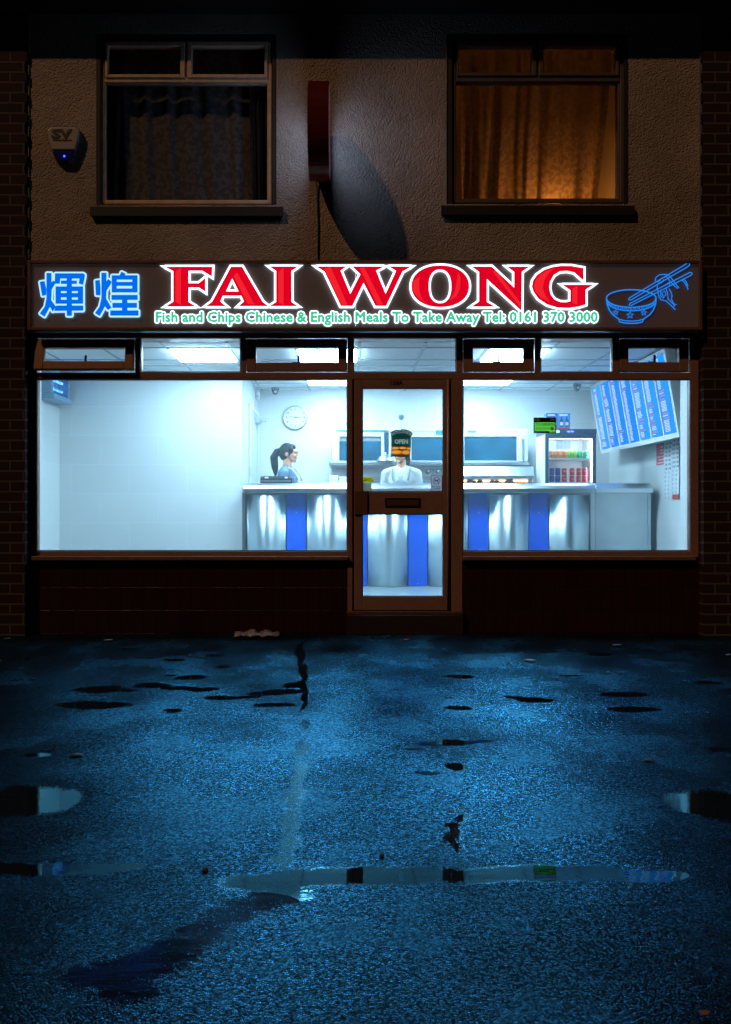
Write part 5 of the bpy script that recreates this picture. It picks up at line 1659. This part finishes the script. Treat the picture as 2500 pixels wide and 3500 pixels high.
# caution sticker, sun-faded notice and no-dogs notice on the door glass
dy = DYF+0.0175
o = thing('caution_sticker', 'small yellow caution sticker in the corner of the door glass', 'sticker', (PX(1260, dy), dy, PZ(1648, dy)))
w = MB(); w.prism_y(px_poly([(1241,1631),(1272,1630),(1278,1639),(1277,1648),(1241,1648)], dy), dy, dy+0.0015); w.build('yellow_film', backlit('yellow_film', (0.85, 0.72, 0.04)), o)
w = MB(); put_ptext(w, "Caution", 1247, 1272, 1634, 1639.5, dy-0.0012, t=0.0008, offset=0.02); put_ptext(w, "Mind the step", 1245, 1275, 1641, 1645.5, dy-0.0012, t=0.0008, offset=0.02); w.build('lettering', M['ink'], o)
o = MB().pbox(1240, 1271, 1652, 1680, dy, dy+0.0015).build('blank_notice', backlit('faded_card', (0.52, 0.50, 0.40)), origin=(PX(1255, dy), dy, PZ(1680, dy)))
tag(o, 'blank faded beige notice under the yellow caution sticker', 'notice')
o = thing('no_dogs_sign', 'white NO DOGS ALLOWED notice with red border on the door glass', 'notice', (PX(1493, dy), dy, PZ(1680, dy)))
w = MB(); w.pbox(1473, 1513, 1625, 1679.5, dy, dy+0.0015); w.build('card', backlit('grey_white_card', (0.72, 0.72, 0.76)), o)
w = MB(); w.pframe(1473.4, 1512.6, 1625.4, 1679, 1475.3, 1510.7, 1627.3, 1677, dy-0.0008, dy-0.0001)
cc = z5((1303, 1160)); 
def circ(r, n=28): return [(PX(cc[0]+r*math.cos(2*math.pi*j/n), dy), PZ(cc[1]+r*math.sin(2*math.pi*j/n), dy)) for j in range(n)]
put_loops(w, [circ(12.7), circ(10.9)], dy-0.0012, t=0.0008)
w.prism_y(px_poly([(cc[0]-9.0, cc[1]-7.6), (cc[0]-7.6, cc[1]-9.0), (cc[0]+9.0, cc[1]+7.6), (cc[0]+7.6, cc[1]+9.0)], dy), dy-0.0018, dy-0.0010)
w.build('red_print', mat('red_print', (0.50, 0.02, 0.03), 0.5), o)
w = MB()
dog = [(-7,-1),(-8.5,-4),(-7.6,-4.4),(-5.5,-1.5),(2.5,-1.8),(4.5,-4.5),(6.2,-6),(6.6,-4.8),(9,-3.8),(8.6,-2.6),(6.4,-2),(4.8,0.6),(4.6,6),(3.2,6),(3.0,1.6),(-3.6,1.6),(-4.2,3.4),(-4.0,6),(-5.4,6),(-6.0,3)]
put_loops(w, [[(PX(cc[0]+a, dy), PZ(cc[1]+b_, dy)) for a, b_ in dog]], dy-0.0009, t=0.0008)
put_ptext(w, "NO DOGS", 1479, 1507, 1661.5, 1665.8, dy-0.0009, t=0.0008, offset=0.03); put_ptext(w, "ALLOWED", 1479, 1507, 1668, 1672.5, dy-0.0009, t=0.0008, offset=0.03)
w.build('black_print', M['ink'], o)

# ================================================================== LITTER OUTSIDE
rnd = random.Random(12)
nx_, ny_ = PX(878, -0.15), -0.16
w = MB(); n = 16; v = []; f = []
for j in range(9):
    for i in range(n+1):
        u = i/n; t = j/8
        hh = 0.012+0.055*abs(math.sin(u*9+t*2.1))*(1-abs(u-0.5)*1.2)*(0.3+0.7*math.sin(t*3.0))+rnd.uniform(0, .012)
        v.append((nx_-0.19+0.38*u+rnd.uniform(-.012, .012), ny_-0.09+0.2*t+rnd.uniform(-.012, .012), max(0.004, hh)))
for j in range(8):
    for i in range(n):
        a = j*(n+1)+i; f.append((a, a+1, a+n+2, a+n+1))
w.add(v, f, 0); 
for p in range(5): pass
o = w.build('newspaper', mat('soggy_newsprint', (0.20, 0.17, 0.16), 0.8, noise=0.6, nscale=24), origin=(nx_, ny_, 0)); tag(o, 'crumpled soggy newspaper lying against the stall riser', 'newspaper')
so_ = o.modifiers.new('thick', 'SOLIDIFY'); so_.thickness = 0.002
def stone(px, py, s, nm, lab, m, cat):
    x, y = GX(px, py), GY(py); w = MB(); rs = random.Random(px)
    w.ell((0, 0, 0), 1.0, nu=9, nv=6)
    w.v = [(x+s*a*rs.uniform(.75, 1.15), y+s*b_*rs.uniform(.75, 1.1), GZ(y)+s*0.42+s*0.5*c*rs.uniform(.8, 1.1)) for a, b_, c in w.v]
    w.sm = [False]*len(w.sm)
    o = w.build(nm, m, origin=(x, y, GZ(y))); tag(o, lab, cat); return o
dkm = mat('dark_stone', (0.02, 0.018, 0.016), 0.5)
stone(703, 2975, 0.013, 'stone', 'dark pebble on the wet ground beside the start of the long puddle', dkm, 'pebble')
stone(1305, 2928, 0.011, 'stone', 'dark pebble just behind the long puddle, in line with the door', dkm, 'pebble')
stone(724, 2688, 0.006, 'stone', 'tiny dark pebble on the wet asphalt in front of the empty tiled wall', dkm, 'pebble')
def leaf(px, py, L_, ang, colr, nm, lab, cat, hgt=0.006, grp=None):
    x, y = GX(px, py), GY(py); w = MB(); c, s = math.cos(ang), math.sin(ang); v = []
    for t, wd in ((0, 0.02), (0.25, 0.22), (0.5, 0.27), (0.8, 0.16), (1.0, 0.01)):
        for sd in (-1, 0, 1):
            a, b_ = (t-0.5)*L_, sd*wd*L_; v.append((x+a*c-b_*s, y+a*s+b_*c, GZ(y)+0.004+hgt*(abs(sd)*0.8+0.4*t)))
    f = [(3*i+j, 3*i+j+3, 3*i+j+4, 3*i+j+1) for i in range(4) for j in range(2)]
    w.add(v, f, 0, True); o = w.build(nm, mat(nm+'_tone', colr, 0.6), origin=(x, y, GZ(y)))
    sm_ = o.modifiers.new('thick', 'SOLIDIFY'); sm_.thickness = 0.0012
    tag(o, lab, cat, grp); return o
leaf(2412, 3474, 0.032, 0.3, (0.16, 0.06, 0.03), 'fallen_leaf', 'small brown leaf on the asphalt in the bottom corner, far from the puddles', 'leaf')
leaf(2222, 2599, 0.07, 0.05, (0.012, 0.010, 0.009), 'twig', 'thin dark twig on the wet ground under the bowl emblem side', 'twig', 0.002)
leaf(262, 2583, 0.07, 0.0, (0.012, 0.010, 0.009), 'twig', 'thin dark twig on the wet ground under the alarm box side', 'twig', 0.002)
for (px, py, L_, a, colr, lab) in ((370, 2191, 0.07, 0.1, (0.35, 0.38, 0.4), 'pale paper scrap near the foot of the empty tiled window'),
        (1390, 2190, 0.06, 0.2, (0.5, 0.06, 0.05), 'red wrapper scrap on the wet ground in front of the door step'),
        (1812, 2260, 0.09, -0.5, (0.35, 0.40, 0.42), 'pale wrapper scrap on the wet ground before the blue counter panels'),
        (2110, 2208, 0.07, 0.0, (0.35, 0.38, 0.4), 'pale paper scrap by the wall foot below the flap counter'),
        (2490, 2242, 0.05, 0.4, (0.30, 0.33, 0.35), 'pale scrap at the far side before the brick frontage by the bowl emblem'),
        (25, 2186, 0.06, 0.2, (0.25, 0.27, 0.3), 'pale scrap by the brick frontage next to the alarm box side')):
    leaf(px, py, L_, a, colr, 'paper_scrap', lab, 'litter', 0.008, 'litter scraps on the wet ground')

# ================================================================== PEOPLE
def person(label, loc, H, body_yaw, head_yaw, top_col, apron_col, hair_kind, glasses=False, cap=False, collar=False, trous=(0.03, 0.03, 0.04), hand_z=0.0):
    root = thing('person', label, 'person', loc)
    base = Vector(loc)
    Rb = Matrix.Rotation(body_yaw, 3, 'Z'); Rh = Matrix.Rotation(head_yaw, 3, 'Z')
    neck = Vector((0, 0.018, H-0.27))
    def B(p): return base + Rb @ Vector(p)
    def Hd(p): return base + Rb @ neck + Rh @ (Vector(p)-neck)
    RB = Rb; RH = Rh
    b = MB()
    # ---- body skin: one continuous surface after remeshing
    def e(c, r, head=False, rx=0.0):
        rot = (RH if head else RB)
        if rx: rot = rot @ Matrix.Rotation(rx, 3, 'X')
        b.ell(Hd(c) if head else B(c), r, rot=rot, nu=18, nv=12)
    e((0, 0.012, H-0.100), (0.073, 0.090, 0.098), True)            # cranium
    e((0, -0.030, H-0.135), (0.060, 0.062, 0.080), True)           # face
    e((0, -0.038, H-0.175), (0.050, 0.052, 0.048), True)           # jaw
    e((0, -0.072, H-0.212), (0.020, 0.018, 0.016), True)           # chin
    for s in (-1, 1):
        e((s*0.030, -0.070, H-0.150), (0.024, 0.020, 0.022), True) # cheek
        e((s*0.073, 0.012, H-0.135), (0.009, 0.020, 0.030), True, 0.2)  # ear
        e((s*0.024, -0.076, H-0.103), (0.022, 0.014, 0.009), True) # brow ridge
    for k, (yy, zz, r_) in enumerate(((-0.086, 0.112, 0.008), (-0.093, 0.122, 0.0085), (-0.100, 0.132, 0.009), (-0.107, 0.141, 0.0105))): e((0, yy, H-zz), r_, True)
    for s in (-1, 1): e((s*0.009, -0.098, H-0.145), 0.008, True)
    e((0, -0.089, H-0.169), (0.020, 0.010, 0.0065), True); e((0, -0.087, H-0.180), (0.018, 0.010, 0.0070), True)   # lips
    b.limb(Hd((0, 0.02, H-0.19)), 0.049, B((0, 0.022, H-0.30)), 0.055)
    e((0, 0.01, H-0.42), (0.150, 0.090, 0.15)); e((0, 0.005, H-0.58), (0.125, 0.085, 0.13)); e((0, 0.01, H-0.74), (0.155, 0.105, 0.12))
    legs = []
    for s in (-1, 1):
        b.limb(B((s*0.06, 0.015, H-0.315)), 0.050, B((s*0.165, 0.015, H-0.345)), 0.050)
        sh, el, wr = B((s*0.175, 0.015, H-0.355)), B((s*0.205, 0.01, H-0.60)), B((s*0.115, -0.20, H-0.66+hand_z))
        b.limb(sh, 0.046, el, 0.036); b.limb(el, 0.036, wr, 0.025)
        # hand: palm, four fingers of unequal length, thumb
        pal = B((s*0.085, -0.265, H-0.672+hand_z)); b.limb(wr, 0.024, pal, 0.026)
        d = Rb @ Vector((-s*0.35, -0.9, -0.22)); d.normalize(); sd = Rb @ Vector((-s*0.9, 0.35, 0)); sd.normalize()
        for k, ln in enumerate((0.060, 0.070, 0.066, 0.050)):
            p0 = pal + sd*(0.024-0.016*k) + d*0.015; p1 = p0 + d*ln*0.55 + Vector((0, 0, -0.006)); p2 = p1 + d*ln*0.40 + Vector((0, 0, -0.022))
            b.limb(p0, 0.0085, p1, 0.008); b.limb(p1, 0.008, p2, 0.0068)
        tp = pal + sd*0.028 - d*0.02; t1 = tp + sd*0.03 + d*0.025; b.limb(tp, 0.011, t1, 0.0095); b.limb(t1, 0.0095, t1 + d*0.028, 0.008)
        hp, kn, an = B((s*0.085, 0.01, H-0.80)), B((s*0.085, -0.005, 0.44)), B((s*0.085, 0.03, 0.085))
        b.limb(hp, 0.085, kn, 0.055); b.limb(kn, 0.052, an, 0.036); b.limb(an, 0.04, B((s*0.09, -0.12, 0.035)), 0.032)
        legs.append((hp, kn, an))
    bo = b.build('body', M['skin'], root)
    m = bo.modifiers.new('remesh', 'REMESH'); m.mode = 'VOXEL'; m.voxel_size = 0.0055; m.use_smooth_shade = True
    m = bo.modifiers.new('soft', 'SMOOTH'); m.iterations = 3; m.factor = 0.5
    def cloth(name, mm, fill, vox=0.008, it=6):
        w = MB(); fill(w); o = w.build(name, mm, root)
        m = o.modifiers.new('remesh', 'REMESH'); m.mode = 'VOXEL'; m.voxel_size = vox; m.use_smooth_shade = True
        m = o.modifiers.new('soft', 'SMOOTH'); m.iterations = it; m.factor = 0.5
        return o
    tm = mat('top_cloth_'+hair_kind, top_col, 0.85, noise=0.08, nscale=12, bump=0.6, bscale=14)
    def top(w):
        w.ell(B((0, 0.012, H-0.43)), (0.172, 0.112, 0.16), rot=RB); w.ell(B((0, 0.008, H-0.60)), (0.150, 0.108, 0.15), rot=RB); w.ell(B((0, 0.012, H-0.75)), (0.170, 0.120, 0.09), rot=RB)
        w.ell(B((0, -0.05, H-0.45)), (0.13, 0.075, 0.085), rot=RB)
        for s in (-1, 1):
            w.limb(B((s*0.045, 0.022, H-0.305)), 0.054, B((s*0.17, 0.015, H-0.352)), 0.062)
            w.limb(B((s*0.177, 0.015, H-0.36)), 0.063, B((s*0.205, 0.012, H-0.56)), 0.052)
    cloth('top', tm, top)
    tr_m = mat('trousers_'+hair_kind, trous, 0.85)
    def trousers(w):
        w.ell(B((0, 0.012, H-0.80)), (0.172, 0.122, 0.10), rot=RB)
        for hp, kn, an in legs:
            w.limb(hp, 0.098, kn, 0.068); w.limb(kn, 0.068, an, 0.056)
    cloth('trousers', tr_m, trousers)
    w = MB()
    for s in (-1, 1):
        w.limb(B((s*0.088, 0.05, 0.045)), 0.045, B((s*0.092, -0.15, 0.038)), 0.040)
    o = w.build('shoes', M['black'], root); m = o.modifiers.new('remesh', 'REMESH'); m.mode = 'VOXEL'; m.voxel_size = 0.008; m.use_smooth_shade = True
    # ---- apron: bib and straps
    am = mat('apron_'+hair_kind, apron_col, 0.8, bump=0.2, bscale=25)
    def apron(w):
        w.ell(B((0, -0.040, H-0.48)), (0.115, 0.092, 0.130), rot=RB); w.ell(B((0, -0.03, H-0.70)), (0.160, 0.108, 0.16), rot=RB)
    cloth('apron', am, apron)
    w = MB()
    for s in (-1, 1):
        w.tube([B(p) for p in ((s*0.085, -0.128, H-0.43), (s*0.10, -0.112, H-0.37), (s*0.105, -0.06, H-0.303), (s*0.10, 0.02, H-0.283), (s*0.09, 0.09, H-0.325), (s*0.06, 0.128, H-0.40), (0, 0.135, H-0.47))], 0.011, 8)
    w.build('apron_strap', am, root)
    # ---- hair
    def hair(w):
        w.ell(Hd((0, 0.022, H-0.088)), (0.081, 0.094, 0.090), rot=RH, nu=20, nv=14); w.ell(Hd((0, 0.045, H-0.125)), (0.074, 0.070, 0.085), rot=RH)
        w.ell(Hd((0, -0.030, H-0.050)), (0.062, 0.052, 0.040), rot=RH)
        for s in (-1, 1):
            w.ell(Hd((s*0.064, -0.030, H-0.088)), (0.014, 0.036, 0.040), rot=RH)
            w.limb(Hd((s*0.069, -0.020, H-0.11)), 0.010, Hd((s*0.068, -0.012, H-0.165)), 0.006)
        w.limb(Hd((0, 0.105, H-0.085)), 0.030, Hd((0, 0.145, H-0.095)), 0.032)
        w.limb(Hd((0, 0.145, H-0.10)), 0.036, Hd((0.0, 0.175, H-0.17)), 0.047); w.limb(Hd((0, 0.175, H-0.17)), 0.047, Hd((0.0, 0.165, H-0.27)), 0.043); w.limb(Hd((0, 0.165, H-0.27)), 0.042, Hd((0.0, 0.15, H-0.38)), 0.016)
    cloth('hair', M['hair'], hair, 0.006, 3)
    # ---- face details
    w = MB()
    for s in (-1, 1):
        w.ell(Hd((s*0.028, -0.0855, H-0.116)), (0.0105, 0.006, 0.0048), rot=RH, nu=12, nv=8)
        w.tube([Hd((s*0.014, -0.091, H-0.100)), Hd((s*0.028, -0.0905, H-0.096)), Hd((s*0.043, -0.082, H-0.100))], 0.0022, 6)
    w.build('eyes', M['ink'], root)
    w = MB(); w.ell(Hd((0, -0.0975, H-0.174)), (0.0175, 0.004, 0.0055), rot=RH, nu=14, nv=8); w.build('lips', mat('lip_'+hair_kind, (0.48, 0.16, 0.16), 0.4), root)
    if glasses:
        w = MB()
        for s in (-1, 1):
            w.tube([Hd((s*0.031+0.023*math.cos(2*math.pi*k/20), -0.101+0.004*abs(math.cos(2*math.pi*k/20)), H-0.117+0.019*math.sin(2*math.pi*k/20))) for k in range(20)], 0.0018, 6, closed=True)
            w.tube([Hd((s*0.053, -0.098, H-0.112)), Hd((s*0.074, -0.03, H-0.110)), Hd((s*0.078, 0.015, H-0.118))], 0.0018, 6)
        w.tube([Hd((-0.009, -0.101, H-0.113)), Hd((0.009, -0.101, H-0.113))], 0.0018, 6)
        w.build('glasses', M['ink'], root)
    if cap:
        cm = mat('white_cap', (0.75, 0.75, 0.74), 0.7)
        w = MB()
        for i in range(1):
            prof = [(0.094, -0.045), (0.097, 0.0), (0.092, 0.04), (0.070, 0.078), (0.035, 0.095), (0.002, 0.098)]
            v = []; n = 24
            for r_, h_ in prof:
                for k in range(n):
                    a = 2*math.pi*k/n; v.append(Hd((r_*0.93*math.cos(a), 0.012+r_*1.10*math.sin(a), H-0.075+h_)))
            f = [(i2*n+k, i2*n+(k+1) % n, (i2+1)*n+(k+1) % n, (i2+1)*n+k) for i2 in range(len(prof)-1) for k in range(n)]
            w.add(v, f, 0, True)
        o = w.build('cap', cm, root); sm_ = o.modifiers.new('thick', 'SOLIDIFY'); sm_.thickness = 0.003
        w = MB(); v = []; n = 14
        for j in range(2):
            for k in range(n+1):
                a = math.pi+math.pi*k/n; rr_ = (0.0, 0.062)[j]
                v.append(Hd(((0.087)*math.cos(a)*(1-0.1*j), 0.012+(0.100+rr_*abs(math.sin(a)))*math.sin(a), H-0.085-0.016*j*abs(math.sin(a)))))
        f = [(k, k+1, n+2+k, n+1+k) for k in range(n)]
        w.add(v, f, 0, True); o = w.build('cap_brim', mat('red_cap_brim', (0.6, 0.05, 0.06), 0.6), root); sm_ = o.modifiers.new('thick', 'SOLIDIFY'); sm_.thickness = 0.003
    if collar:
        w = MB()
        for s in (-1, 1):
            pts_o = []; v = []
            n = 9
            for k in range(n+1):
                a = R(100)-k/n*R(190)          # from the nape round to the throat
                x_, y_ = s*0.064*math.cos(a), 0.020+0.064*math.sin(a)
                zt_ = H-0.262-0.050*(k/n)**2
                v.append(B((x_, y_, zt_))); fl = 0.042 if k < n-1 else 0.055
                v.append(B((s*(0.064+fl*0.75)*math.cos(a)*1.0+(0.02*s if k >= n-1 else 0), 0.020+(0.064+fl*0.55)*math.sin(a), zt_-fl*0.9)))
            f = [(2*k, 2*k+1, 2*k+3, 2*k+2) for k in range(n)]
            w.add(v, f, 0, True)
        o = w.build('collar', mat('white_collar', (0.78, 0.79, 0.80), 0.8), root); sm_ = o.modifiers.new('thick', 'SOLIDIFY'); sm_.thickness = 0.006
    return root

person('woman in profile with black ponytail, glasses and blue-grey top behind the counter',
       (PX(988, 2.05), 2.05, FZ), 1.60, R(78), R(84), (0.10, 0.17, 0.26), (0.50, 0.54, 0.56), 'profile', glasses=True)
person('woman in white collared shirt behind the counter, face hidden by the OPEN sign',
       (PX(1373, 2.12), 2.12, FZ), 1.60, R(-8), R(-26), (0.52, 0.53, 0.54), (0.24, 0.28, 0.30), 'front', cap=True, collar=True)
